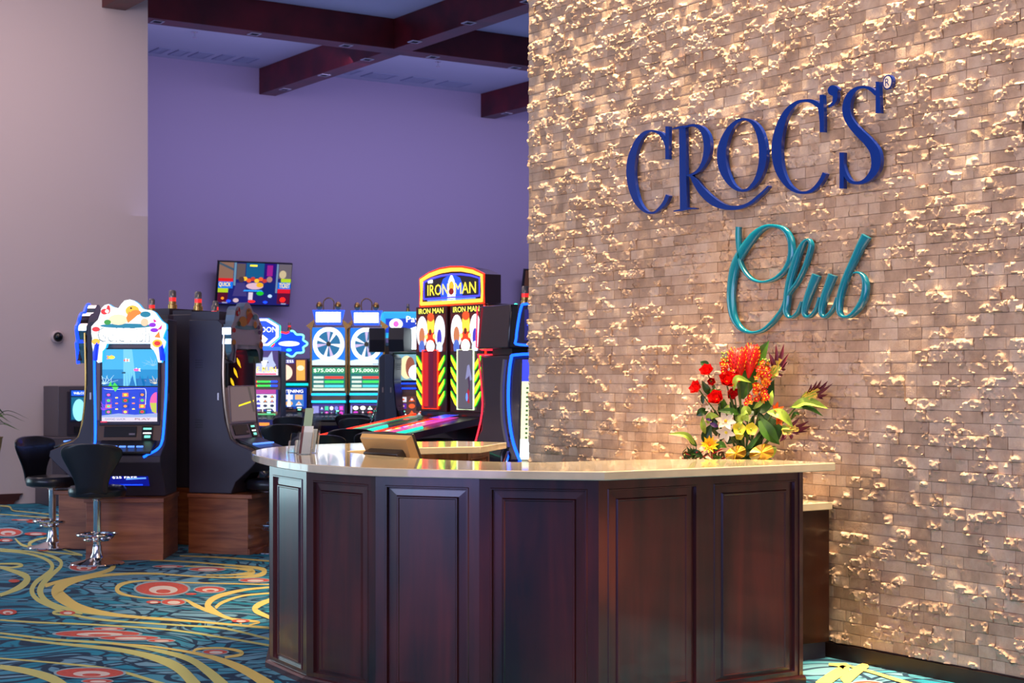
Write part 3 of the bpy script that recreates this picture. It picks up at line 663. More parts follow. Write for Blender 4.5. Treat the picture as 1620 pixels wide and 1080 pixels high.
# ---------------------------------------------------------------- FLOWER ARRANGEMENT
fo = at(1180, 600, 8.72); fo.z = .826
fa = thing('flower_arrangement', 'tropical flower arrangement of red, orange and yellow blooms by the stone wall', 'flowers', fo, -TH)
def F(cx, cy, dd=0.0):   # crop pixel + depth offset -> local point (x right, y away, z up)
    px_, py_ = 1040+cx/5.143, 530+cy/5.143; p = at(px_, py_, 8.72+dd)
    if p.x > 6.09: p = on_X(px_, py_, 6.09+dd*.15)
    p = p-fo; return Vector((p.dot(CR), p.dot(CF), p.z))
GRN = mat('leaf_green', rgb(58, 104, 26), .45, var=.35, bscale=60); DGRN = mat('leaf_dark', rgb(30, 66, 22), .4, var=.3, bscale=60); LGRN = mat('leaf_lime', rgb(160, 190, 70), .5, var=.2, bscale=60)
RED = mat('petal_red', rgb(226, 14, 10), .5, var=.15, bscale=120); ORG = mat('petal_orange', rgb(244, 110, 20), .5, var=.2, bscale=120); YLW = mat('petal_yellow', rgb(250, 200, 30), .5, var=.12, bscale=120)
DRED = mat('petal_deep_red', rgb(170, 14, 14), .5, var=.2, bscale=120); WHT = mat('petal_white', rgb(240, 226, 200), .55, var=.06, bscale=120); LIM = mat('petal_lime_yellow', rgb(222, 210, 50), .5, var=.12, bscale=120)
PUR = mat('tip_maroon', rgb(92, 14, 40), .5); CRM = mat('bract_yellow', rgb(236, 206, 96), .5, var=.12, bscale=80); GLD = mat('gold_leaf', rgb(208, 160, 60), .32, .45, bump=.3, bscale=60); STEM = mat('stem_green', rgb(74, 96, 34), .6)
VIO = mat('petal_violet', rgb(64, 24, 96), .5)
def blade(mb, P, w, m, fold=.25, nrm=(0, -1, .2), seg=10, tipm=None, base_w=.15, pw=1.0):
    C = [Vector(q) for q in catmull([tuple(p) for p in P], max(2, seg//(len(P)-1)))]; n = len(C); nrm = Vector(nrm).normalized()
    vs = []
    for i, p in enumerate(C):
        t = i/(n-1); tn = (C[min(i+1, n-1)]-C[max(i-1, 0)]).normalized(); sd = tn.cross(nrm)
        if sd.length < .1: sd = tn.cross(Vector((1, .3, 0)))
        sd.normalize(); up = sd.cross(tn).normalized()
        ww = w/2*max(.02, (math.sin(math.pi*min(1, t*(1-base_w)+base_w)**pw)))
        vs += [p-sd*ww+up*ww*fold, p-up*ww*fold*.15, p+sd*ww+up*ww*fold]
    fs = []; ms = []
    for i in range(n-1): fs += [(3*i, 3*i+1, 3*i+4, 3*i+3), (3*i+1, 3*i+2, 3*i+5, 3*i+4)]
    if tipm:
        k = int((n-1)*.45)*2; b = len(mb.v); mb.add(vs, fs[:k], m); mi = mb.mi(tipm)
        for f in fs[k:]: mb.f.append([b+x for x in f]); mb.m.append(mi)
    else: mb.add(vs, fs, m)
def part(name, fn, label=None):
    mb = MB(); fn(mb); o = mb.build(name, fa)
    if label: o['label'] = label
    return o
def bloom(mb, c, axis, r, n, m, cup=.5, w=.7, layers=1, cm=None, cr=.2, fold=.3, pw=1.0, m2=None):
    axis = Vector(axis).normalized(); a = axis.orthogonal().normalized(); b = axis.cross(a)
    for l in range(layers):
        rr = r*(1-.25*l); cu = cup+.28*l
        for i in range(n):
            g = 2*math.pi*(i+.5*l)/n+random.uniform(-.12, .12); d = a*math.cos(g)+b*math.sin(g)
            P = [c, c+d*rr*.5+axis*rr*cu*.35, c+d*rr*(1-.25*cu)+axis*rr*cu]
            blade(mb, P, rr*w, m if not m2 or l else m2, fold, axis, 6, base_w=.2, pw=pw)
    if cm: mb.ball(c+axis*r*.12, r*cr, cm, 8, 5)
# bowl and lower foliage
MB().lathe([(.06, 0), (.12, .01), (.13, .06), (.105, .16), (.12, .20), (.11, .20), (.09, .15), (.0, .14)], mat('vase_glaze', rgb(70, 52, 40), .3), seg=24).build('vase', fa)
def stemto(mb, p, r=.004): q = Vector((random.uniform(-.03, .03), random.uniform(-.02, .03), .17)); mb.tube([q, q.lerp(p, .5)+Vector((random.uniform(-.02, .02), .02, .02)), p], r, STEM, 5)
BIG = [((690,520,.03),(770,280,.05),(908,45,.03),185,GRN),((720,640,.05),(860,560,.06),(950,360,.04),150,DGRN),((430,480,0),(400,440,-.02),(362,368,0),60,DGRN),((370,560,0),(368,520,0),(362,470,.0),34,DGRN),
       ((420,270,.02),(385,240,.02),(348,215,.02),70,DGRN),((620,450,-.06),(650,350,-.09),(765,385,-.06),50,LGRN),((410,615,0),(360,625,-.03),(318,655,-.02),68,DGRN),((660,640,-.03),(600,620,-.05),(480,615,-.05),60,GRN),
       ((830,670,-.02),(900,790,-.06),(995,890,-.04),120,GRN),((870,660,.0),(960,760,-.03),(985,860,-.02),110,DGRN),((895,625,-.06),(1010,650,-.09),(1105,750,-.06),90,LGRN),((1095,580,-.04),(1220,545,-.09),(1390,598,-.05),85,LGRN),
       ((1080,585,0),(1220,590,-.02),(1350,660,-.02),50,GRN),((310,900,0),(235,815,-.03),(90,803,-.03),48,LGRN),((320,905,0),(280,860,-.01),(245,810,-.02),46,GRN),((520,650,0),(560,600,-.04),(585,560,-.03),36,LGRN),
       ((410,720,-.02),(430,660,-.05),(500,660,-.05),60,LGRN),((390,800,0),(370,740,-.03),(368,660,-.02),50,LGRN),((470,945,-.06),(510,890,-.08),(565,915,-.07),58,GRN),((700,1010,-.02),(760,900,-.04),(860,780,-.03),44,GRN),
       ((930,570,-.02),(925,510,-.04),(936,448,-.03),44,LGRN),((760,640,-.02),(720,610,-.05),(680,660,-.04),70,LGRN),((650,1010,-.03),(720,960,-.05),(800,920,-.05),50,DGRN),((560,1010,-.02),(600,960,-.05),(640,910,-.04),36,GRN),
       ((780,600,0),(830,560,-.02),(870,540,-.02),40,LGRN),((470,430,0),(450,470,-.02),(520,440,-.02),50,GRN),((1085,690,0),(1120,640,-.03),(1160,650,-.02),40,GRN),((950,900,-.02),(945,930,-.04),(935,1000,-.02),50,LGRN),
       ((700,1010,-.02),(820,1000,-.05),(940,1012,-.04),46,GRN),((330,1000,0),(320,960,-.03),(380,1000,-.03),60,DGRN),((820,640,0),(840,700,-.03),(760,790,-.02),50,DGRN),((650,700,0),(690,760,.0),(760,860,.0),80,DGRN),((420,900,.0),(400,820,.0),(440,720,.01),90,DGRN),((560,880,.02),(640,820,.03),(700,900,.02),120,DGRN),((760,1000,.03),(800,900,.03),(860,850,.03),90,DGRN)]
for a, b, c, wd, m in BIG: part('leaf', lambda mb: blade(mb, [F(*a), F(*b), F(*c)], wd/5.143*8.72/FP, m, .3, (random.uniform(-.4, .4), -1, .35), 12, base_w=.05))
for i in range(20):
    x = random.uniform(430, 900); y = random.uniform(560, 960); m_ = random.choice([GRN, DGRN, DGRN]); a_ = random.uniform(-.9, .9)
    part('leaf', lambda mb: blade(mb, [F(x, y+70, .04), F(x+30*a_, y, .02), F(x+80*a_, y-70, .03)], random.uniform(.03, .05), m_, .3, (random.uniform(-.6, .6), -1, .3), 10, base_w=.05))
# two pincushion blooms
for (x0, y0, x1, y1, rr) in [(660, 350, 645, 110, .052), (745, 320, 775, 80, .044)]:
    def pc(mb):
        a, b = F(x0, y0, 0), F(x1, y1, .0); ax = (b-a); L_ = ax.length; ax.normalize()
        q = Vector((0, 0, 1)).rotation_difference(ax).to_matrix().to_4x4(); mb.M = Matrix.Translation(a) @ q
        mb.lathe([(.006, -.02), (rr*.5, L_*.15), (rr*.9, L_*.42), (rr, L_*.65), (rr*.8, L_*.86), (rr*.4, L_*.97), (0, L_)], RED, seg=14)
        for i in range(120):
            t = (i+.5)/120; g = i*2.399; z = L_*(.25+.75*t); r0 = rr*math.sin(math.acos(min(1, max(-1, (t-.45)/.62))))*.98 if t > .45 else rr*(.7+.3*t/.45)
            p0 = Vector((r0*math.cos(g), r0*math.sin(g), z)); p1 = p0+Vector((math.cos(g)*.006, math.sin(g)*.006, .011))
            mb.tube([p0, p1], [.0020, .0028], YLW if i % 3 == 0 else DRED, 4)
        mb.M = Matrix.Identity(4); mb.tube([Vector((0, 0, .17)), a], .006, STEM, 6)
    part('pincushion_bloom', pc)
# red tulip-like blooms
for (x, y, r, dd, ax) in [(408, 310, .050, 0, (-.3, -.7, .6)), (560, 385, .064, -.03, (.1, -.9, .5)), (335, 440, .050, -.01, (-.7, -.6, .4)), (488, 530, .058, -.03, (-.4, -.8, .5)), (590, 455, .046, .0, (.3, -.6, -.3)), (440, 365, .03, .01, (-.1, -.8, -.3)), (640, 330, .022, -.03, (0, -.6, .9))]:
    def rb(mb): c = F(x, y, dd); bloom(mb, c, ax, r, 6, RED, .75, 1.1, 3, YLW, .12, .5, 2.0); stemto(mb, c)
    part('red_bloom', rb)
# orchid sprays
for (x0, y0, x1, y1, n, sp) in [(600, 330, 520, 215, 20, 55), (800, 560, 885, 230, 60, 74)]:
    def sp_(mb):
        for i in range(n):
            t = i/(n-1); c = F(x0+(x1-x0)*t+random.uniform(-1, 1)*sp*(1.15-t*.6), y0+(y1-y0)*t+random.uniform(-18, 18), random.uniform(-.05, .0))
            bloom(mb, c, (random.uniform(-.5, .5), -1, random.uniform(-.2, .5)), random.uniform(.016, .022), 5, ORG if i % 2 else RED, .35, .62, 1, YLW, .28)
        mb.tube([F(x0, y0, 0), F(x1, y1, -.02)], .003, STEM, 5); stemto(mb, F(x0, y0, 0))
    part('orchid_spray', sp_)
for (bx, by) in [(545, 175), (880, 200)]:
    def bb(mb):
        for i in range(8): p = F(bx+random.uniform(-28, 40), by+random.uniform(-40, 45), -.03); mb.ball(p, .0048, LGRN, 8, 5); mb.tube([p, F(bx+20, by+70, -.02)], .0012, STEM, 4)
    part('berry_sprig', bb)
# bromeliad heads with maroon tips
for base_, spikes in [((930, 345), [(905, 130, ), (965, 68), (1030, 70), (1070, 145), (1065, 212), (1045, 280), (1022, 322), (925, 160)]),
                      ((1165, 540), [(1300, 368), (1335, 362), (1388, 370), (1428, 392), (1390, 482), (1352, 522), (1255, 395)]),
                      ((990, 760), [(1160, 668), (1238, 697), (1257, 737), (1222, 783), (1155, 805), (1090, 850), (1032, 855), (995, 868)])]:
    def br(mb):
        b0 = Vector(base_+(0,)); n = len(spikes); cx = sum(q[0] for q in spikes)/n; cy = sum(q[1] for q in spikes)/n
        for i, q in enumerate(spikes):
            f = .25+.4*(i % 3)/2; sx, sy = base_[0]+(cx-base_[0])*f*.8, base_[1]+(cy-base_[1])*f*.8
            blade(mb, [F(sx, sy, -.02), F((sx+q[0])/2+8, (sy+q[1])/2+10, -.05), F(q[0], q[1], -.04)], .023, CRM, .5, (random.uniform(-.3, .3), -1, .2), 10, tipm=PUR, base_w=.22)
        for i in range(5): blade(mb, [F(base_[0], base_[1], 0), F(base_[0]+(cx-base_[0])*.3+i*6-12, base_[1]+(cy-base_[1])*.3+i*8-16, -.03), F(base_[0]+(cx-base_[0])*.7+i*10-20, base_[1]+(cy-base_[1])*.7+i*10-20, -.05)], .026, CRM if i % 2 else LGRN, .4, (0, -1, .2), 8)
        mb.tube([Vector((0, 0, .18)), F(base_[0]-50, base_[1]+60, .02), F(base_[0], base_[1], 0)], .005, STEM, 6)
    part('bromeliad_head', br)
for (x, y, r, ax, m, n, w, cup, nm, cm) in [(555, 700, .062, (-.1, -.9, .35), WHT, 6, .5, .3, 'white_lily', YLW), (560, 790, .058, (-.3, -.95, -.1), WHT, 6, .5, .25, 'white_lily', LIM), (420, 595, .024, (-.5, -.8, 0), WHT, 5, .7, .4, 'white_bud', LIM),
                        (665, 765, .042, (-.1, -1, .3), LIM, 5, .95, .35, 'lime_hellebore', LGRN), (760, 765, .040, (.2, -1, .2), LIM, 5, 1.0, .35, 'lime_hellebore', LGRN), (665, 815, .028, (0, -1, -.1), LIM, 5, 1.0, .45, 'lime_hellebore', YLW),
                        (965, 610, .042, (.2, -.8, .5), ORG, 5, .5, .9, 'orange_lily', YLW), (985, 690, .035, (.3, -.9, -.2), ORG, 5, .6, .6, 'orange_lily', RED)]:
    def fb(mb): c = F(x, y, -.05); bloom(mb, c, ax, r, n, m, cup, w, 1, cm, .14, .25, 1.8 if m is LIM else 1.1); stemto(mb, c)
    part(nm, fb)
part('yellow_dahlia', lambda mb: bloom(mb, F(425, 895, -.07), (-.1, -1, .35), .056, 11, YLW, .35, .3, 3, ORG, .14, .3))
part('violet_petal', lambda mb: (blade(mb, [F(395, 680, -.04), F(425, 690, -.06), F(445, 700, -.05)], .016, VIO), blade(mb, [F(430, 715, -.05), F(465, 735, -.07), F(497, 742, -.06)], .022, VIO)))
def heart(mb, cx, cy, w, h, m, tilt=.3):
    P = []
    for i in range(24):
        g = 2*math.pi*i/24; P.append((cx+w*math.sin(g+.2)*(1+.05*math.cos(3*g)), cy-h*math.cos(g)*(1+.06*math.sin(2*g))))
    c = F(cx, cy, -.09); vs = [c]+[F(x, y, -.07+.012*math.sin(i*1.3)) for i, (x, y) in enumerate(P)]
    mb.add(vs, [(0, 1+(i+1) % 24, 1+i) for i in range(24)], m)
    mid = [F(cx+(x-cx)*.55, cy+(y-cy)*.55, -.094) for x, y in P]
    for i in range(0, 24, 4): mb.tube([c, mid[i], vs[1+i]], .0016, YLW, 4)
part('gold_leaf', lambda mb: heart(mb, 850, 955, 100, 72, GLD)); part('gold_leaf', lambda mb: heart(mb, 640, 960, 84, 62, GLD))
def under(mb):
    for i in range(46):
        x = random.uniform(215, 560); y = random.uniform(950, 1060); p = F(x, y+40, .02)
        blade(mb, [p, F(x+random.uniform(-30, 30), y, -.02), F(x+random.uniform(-60, 60), y-random.uniform(-20, 50), -.04)], random.uniform(.01, .03), random.choice([DGRN, GRN, mat('dry_brown', rgb(96, 52, 26), .6), DRED, mat('dry_brown', rgb(96, 52, 26), .6)]), .4, (random.uniform(-1, 1), -1, .3), 6)
part('moss_and_dry_leaves', under)['kind'] = 'stuff'
def spikes(mb):
    for i in range(22):
        g = R(-150+i*12-90); blade(mb, [F(700, 690, -.05), F(700+35*math.cos(g), 690+35*math.sin(g), -.065), F(700+68*math.cos(g), 690+60*math.sin(g), -.06)], .004, LGRN)
def tuft(mb):
    for i in range(10): blade(mb, [F(250+i*5, 1000, -.0), F(250+i*7, 940, -.02), F(235+i*9, 895+(i % 3)*12, -.02)], .006, DGRN)
part('fern_spikes', spikes); part('grass_tuft', tuft)
# ================================================================ GAMING HALL
W_ = em(255, 255, 255, 2.2); CY = em(60, 220, 255, 2.2); BL = em(20, 60, 255, 3.0); SKY = em(60, 170, 220, 1.3); NAVY = em(16, 40, 150, 1.2); YE_ = em(255, 220, 40, 1.8)
OR_ = em(255, 130, 20, 1.8); RE_ = em(255, 30, 20, 2.2); GR_ = em(50, 230, 70, 1.8); PU_ = em(150, 60, 230, 1.6); PK_ = em(255, 90, 170, 1.6); BK_ = em(8, 8, 14, .6); SAND = em(220, 210, 220, 1.2)
GREY_ = em(120, 120, 140, .9); PALE = em(200, 220, 240, 1.4); DBL = em(10, 20, 90, .9); MAG = em(190, 20, 90, 1.1); DRD = em(120, 10, 20, .8); BRN = em(150, 90, 60, 1.0); LBL = em(90, 140, 255, 1.8); TQ = em(20, 190, 200, 1.8)
RNG = random.Random(5)

def candle(parent, x, y, z, s=1.0, red=True):
    t = parent; mb = MB()
    mb.lathe([(.035*s, 0), (.035*s, .035*s), (.028*s, .04*s), (.028*s, .06*s)], GOLDM, (x, y, z), 14)
    o = mb.build('signal_lamp', t)
    MB().lathe([(.027*s, .06*s), (.027*s, .09*s)], em(230, 40, 40, 1.2) if red else em(60, 60, 70, .6), (x, y, z), 14).build('lamp_band', o)
    MB().lathe([(.027*s, .09*s), (.027*s, .135*s), (.02*s, .145*s)], mat('lamp_clear', rgb(150, 140, 136), .15, .3), (x, y, z), 14).build('lamp_cap', o)
    return o
def reels(pc, u0, v0, u1, v1, cols, rows, bg, pal, gap=.12):
    pc.rect(u0, v0, u1, v1, bg); cw = (u1-u0)/cols; chh = (v1-v0)/rows
    for i in range(cols):
        for j in range(rows):
            m = RNG.choice(pal); cu = u0+(i+.5)*cw; cv = v0+(j+.5)*chh; k = RNG.random()
            if k < .4: pc.ell(cu, cv, cw*(.5-gap), chh*(.5-gap), m, 10)
            elif k < .7: pc.rect(cu-cw*(.5-gap), cv-chh*(.5-gap), cu+cw*(.5-gap), cv+chh*(.5-gap), m)
            else: pc.poly([(cu-cw*.35, cv-chh*.3), (cu+cw*.35, cv-chh*.3), (cu, cv+chh*.36)], m)
            if k > .3: pc.ell(cu, cv, cw*.16, chh*.16, RNG.choice(pal), 8)
def fishy(pc, u, v, s, m, m2=None, flip=1):
    pc.poly([(u-s*flip*.9, v+s*.7), (u-s*flip*.4, v), (u-s*flip*.9, v-s*.7), (u-s*flip*1.5, v-s*.8), (u-s*flip*1.2, v), (u-s*flip*1.5, v+s*.8)], m2 or m); pc.ell(u, v, s, s*.75, m, 14)
    pc.poly([(u-s*.3, v+s*.6), (u+s*.3, v+s*.7), (u, v+s*1.15)], m2 or m)
    pc.ell(u+s*flip*.5, v+s*.15, s*.14, s*.14, BK_, 8)
def coral(pc, u, v, s, m):
    for k in range(6):
        g = R(25+k*26); pc.line([(u, v, .012), (u+s*.5*math.cos(g)+.01, v+s*.5*math.sin(g), .008), (u+s*math.cos(g), v+s*(.9+.2*(k % 2))*math.sin(g), .004)], m, 3)
        pc.line([(u+s*.5*math.cos(g), v+s*.5*math.sin(g), .007), (u+s*.8*math.cos(g+.5), v+s*.8*math.sin(g+.5), .004)], m, 3)

def machine(px, d, delta, label, group=None, W=.60, D=.46, bh=.5, htop=1.95, body=DARK, trim=None, panel=BRONZE, plinth=WALNUT, led_r=.011, floor_y=None, deckm=BLACKP, pr=1.0):
    """upright gaming cabinet; local x right as seen from the front, y away from the player, z up"""
    p = at(px, 600, d); root = thing('slot_machine', label, 'slot machine', (p.x, p.y, 0), face_rz(delta), group)
    if bh > 0:
        b = MB(); b.box(-W/2-.02, -.26*pr, bh-.035, W/2+.02, D+.01, bh, plinth); b.box(-W/2-.01, -.22*pr, .0, W/2+.01, D, bh-.035, plinth)
        b.box(-W/2-.01, -.235*pr, .0, W/2+.01, -.22*pr, .05, plinth)
        b.build('plinth', root, bevel=.003)
    prof = [(D, bh+.004), (D, htop), (.06, htop), (.02, htop-.04), (.03, bh+.92), (.0, bh+.62), (-.05, bh+.46), (-.10, bh+.42), (-.30, bh+.34), (-.31, bh+.29), (-.22, bh+.20), (-.10, bh+.10), (-.06, bh+.004)]
    prof = [(y*pr if y < 0 else y, z) for y, z in prof]
    cb = MB(); cb.prism(prof, -W/2, W/2, body); cab = cb.build('cabinet', root, bevel=.006)
    for sx in (-1, 1):
        for vz in (1.05, .55):
            g = MB()
            for j in range(4): g.box(sx*(W/2+.001)-.002, .20, bh+vz+j*.02, sx*(W/2+.001)+.002, .27, bh+vz+.006+j*.02, BLACKP)
            g.build('side_vent', root)['kind'] = 'stuff'
        MB().box(sx*(W/2+.001)-.003, .05, bh+.78, sx*(W/2+.001)+.003, .065, bh+.84, SILVER).build('side_latch', root)
    MB().add([(-W/2+.02, -.001, bh+.62), (W/2-.02, -.001, bh+.62), (W/2-.02, .026, bh+.92), (-W/2+.02, .026, bh+.92), (W/2-.02, .018, htop-.06), (-W/2+.02, .018, htop-.06)], [(0, 1, 2, 3), (3, 2, 4, 5)], panel).build('fascia', root, smooth=False, loc=(0, -.003, 0))
    if trim:
        for sx in (-1, 1):
            pts = catmull([(sx*(W/2-.005), .005, htop-.10), (sx*(W/2-.008), .012, bh+.92), (sx*(W/2-.02), -.015, bh+.62), (sx*(W/2-.03), -.07*pr, bh+.44), (sx*(W/2-.05), -.20*pr, bh+.385), (sx*(W/2-.13), -.315*pr, bh+.335)], 5)
            MB().tube(pts, led_r, trim, 6).build('light_strip', root)
    # front panel below the main screen with bill slot
    f = MB(); f.add([(-W/2+.035, -.004, bh+.615), (W/2-.035, -.004, bh+.615), (W/2-.045, -.058, bh+.455), (-W/2+.045, -.058, bh+.455)], [(3, 2, 1, 0)], panel); f.build('front_panel', root, smooth=False)
    q = MB(); q.box(-W*.34, -.008, .025, W*.10, .002, .115, BLACKP); q.box(W*.17, -.010, .0, W*.32, .0, .115, BLACKP)
    fp = q.build('bill_acceptor', root, loc=(0, -.058, bh+.46), rot=(R(-19), 0, 0), bevel=.003)
    MB().box(W*.19, -.013, .085, W*.30, -.010, .10, em(120, 230, 200, 1.6)).box(W*.19, -.013, .05, W*.30, -.010, .06, W_).box(W*.21, -.013, .015, W*.29, -.010, .035, em(120, 240, 210, 1.6)).box(0, -.011, .04, W*.08, -.0085, .055, SILVER).build('slot_light', fp, smooth=False)
    dk = MB(); dk.prism([(-.06, 0), (-.30*pr, -.085), (-.30*pr, -.105), (-.06, -.03)], -W*.37, W*.37, deckm); deck = dk.build('button_deck', root, loc=(0, 0, bh+.46), bevel=.005)
    bt = MB()
    for i in range(5): bt.box(-W*.30+i*W*.115, -.24*pr, -.052, -W*.30+i*W*.115+W*.08, -.20*pr, -.040, LBL if trim else GREY_)
    bt.build('button', deck, smooth=False)
    return root, cab
def scr(root, w, z0, z1, y0, y1, pic, name='screen', frame=BLACKP, fr=.02):
    """frame + dark glass + picture between two heights, following the slope of the front"""
    h = math.hypot(z1-z0, y1-y0); t = -math.atan2(y1-y0, z1-z0)
    o = MB().box(-w/2-fr, -.012, -fr, w/2+fr, .02, h+fr, frame).build(name, root, loc=(0, y0-.012, z0), rot=(t, 0, 0), bevel=.004)
    pic.build('screen_image', o, (0, -.0135, 0))
    return o
def board(root, pts, y0, y1, edge, back, name='topper'):
    mb = MB(); mb.prism(pts, y0, y1, back, 'y', mtside=edge); return mb.build(name, root, smooth=False)
def pic_on(w, h, bg): return Pic(w, h, bg)

def fish_outline(S=7.2, cx=(395+1240)/2, zb=820, k=1/194.0):
    P = [(395,410),(430,370),(470,330),(495,260),(510,200),(545,165),(590,152),(640,185),(700,200),(735,150),(770,112),(830,100),(880,115),(930,150),(975,205),(1010,215),(1080,225),(1120,250),(1155,300),(1190,345),(1240,380),(1243,430),(1215,500),(1205,540),(1240,580),(1232,620),(1215,660),(1200,740),(1185,820),(1150,815),(1130,740),(1100,680),(1065,650),(1065,604),(570,604),(556,650),(520,690),(515,810),(470,822),(440,780),(415,690),(400,600),(405,540),(395,490)]
    return [((x-cx)/S*k, (zb-y)/S*k) for x, y in P][::-1]
def fish_topper(root, z, lit=True):
    P = fish_outline(); edge = em(30, 160, 230, 1.6) if lit else CHROME
    bd = board(root, [(x, z+y) for x, y in P], -.06, .02, edge, em(235, 240, 240, 1.6) if lit else mat('topper_unlit', rgb(190, 184, 205), .25, .3))
    k = 1/194.0; S = 7.2
    pc = Pic(1, 1, BK_); pc.mb = MB(); pc.k = 0; pc.free = True
    U = lambda x, y: ((x-817.5)/S*k+.5, (820-y)/S*k)
    if lit: yl, org_, red, cy, pu, grn, wh, pk = em(255, 190, 30, 1.3), em(255, 140, 20, 1.2), em(230, 50, 20, 1.2), em(30, 140, 170, 1.0), em(140, 40, 210, 1.3), em(60, 160, 40, 1.1), em(250, 250, 240, 1.8), em(240, 20, 140, 1.4)
    else: yl, org_, red, cy, pu, grn, wh, pk = (mat('tp_'+n_, c, .25, .3) for n_, c in (('gold', rgb(210, 140, 60)), ('orange', rgb(200, 84, 40)), ('red', rgb(190, 30, 40)), ('teal', rgb(90, 150, 170)), ('violet', rgb(70, 40, 110)), ('green', rgb(40, 80, 50)), ('silver', rgb(170, 180, 190)), ('pink', rgb(150, 40, 80))))
    def el(x, y, rx, ry, m): u, v = U(x, y); pc.ell(u, v, rx/S*k, ry/S*k, m, 16)
    el(790, 400, 300, 26, cy); el(860, 230, 78, 62, yl); el(900, 250, 60, 30, org_); el(700, 330, 110, 60, em(255, 226, 170, 1.5) if lit else yl)
    pc.poly([U(820, 240), U(930, 270), U(860, 330), U(810, 370), U(790, 310)], org_); el(845, 200, 12, 10, mat('ink', (0, 0, 0, 1), .5))
    el(545, 240, 40, 34, red); el(590, 215, 22, 48, red); el(575, 235, 22, 20, wh); el(580, 360, 40, 30, grn); el(450, 440, 45, 28, red); el(450, 580, 48, 34, yl); el(1010, 270, 60, 34, cy); el(1000, 360, 44, 44, em(250, 200, 160, 1.3) if lit else yl)
    el(1090, 390, 40, 26, pu); el(1110, 450, 46, 24, pu); pc.poly([U(1100, 320), U(1140, 350), U(1105, 365)], pk); pc.poly([U(1200, 385), U(1190, 440), U(1140, 450)], pk); pc.poly([U(1165, 460), U(1180, 540), U(1110, 530)], org_)
    el(1145, 600, 58, 46, yl); el(1145, 600, 36, 26, red)
    vs, fs = textgeo('Gold Fish') if lit else ([], []); y = -.0007*40
    a, b = U(490, 575), U(1060, 430)
    pc.k = 60
    pc.mb.add([((a[0]+(b[0]-a[0])*q0-.5), -.044, a[1]+(b[1]-a[1])*q1) for q0, q1 in vs], fs, wh)
    a2, b2 = U(482, 585), U(1066, 424)
    pc.mb.add([((a2[0]+(b2[0]-a2[0])*q0-.5), -.0425, a2[1]+(b2[1]-a2[1])*q1) for q0, q1 in vs], fs, em(90, 130, 150, .8) if lit else cy)
    pc.mb.build('topper_picture', bd, smooth=False, loc=(0, -.062, z))
    for sx in (-1, 1): MB().tube([(sx*.27, -.05, z+.02), (sx*.265, -.06, z+.10), (sx*.255, -.05, z+.16)], .022, em(10, 40, 255, 2.2) if lit else DARK, 8).build('topper_glow', bd)
    return bd

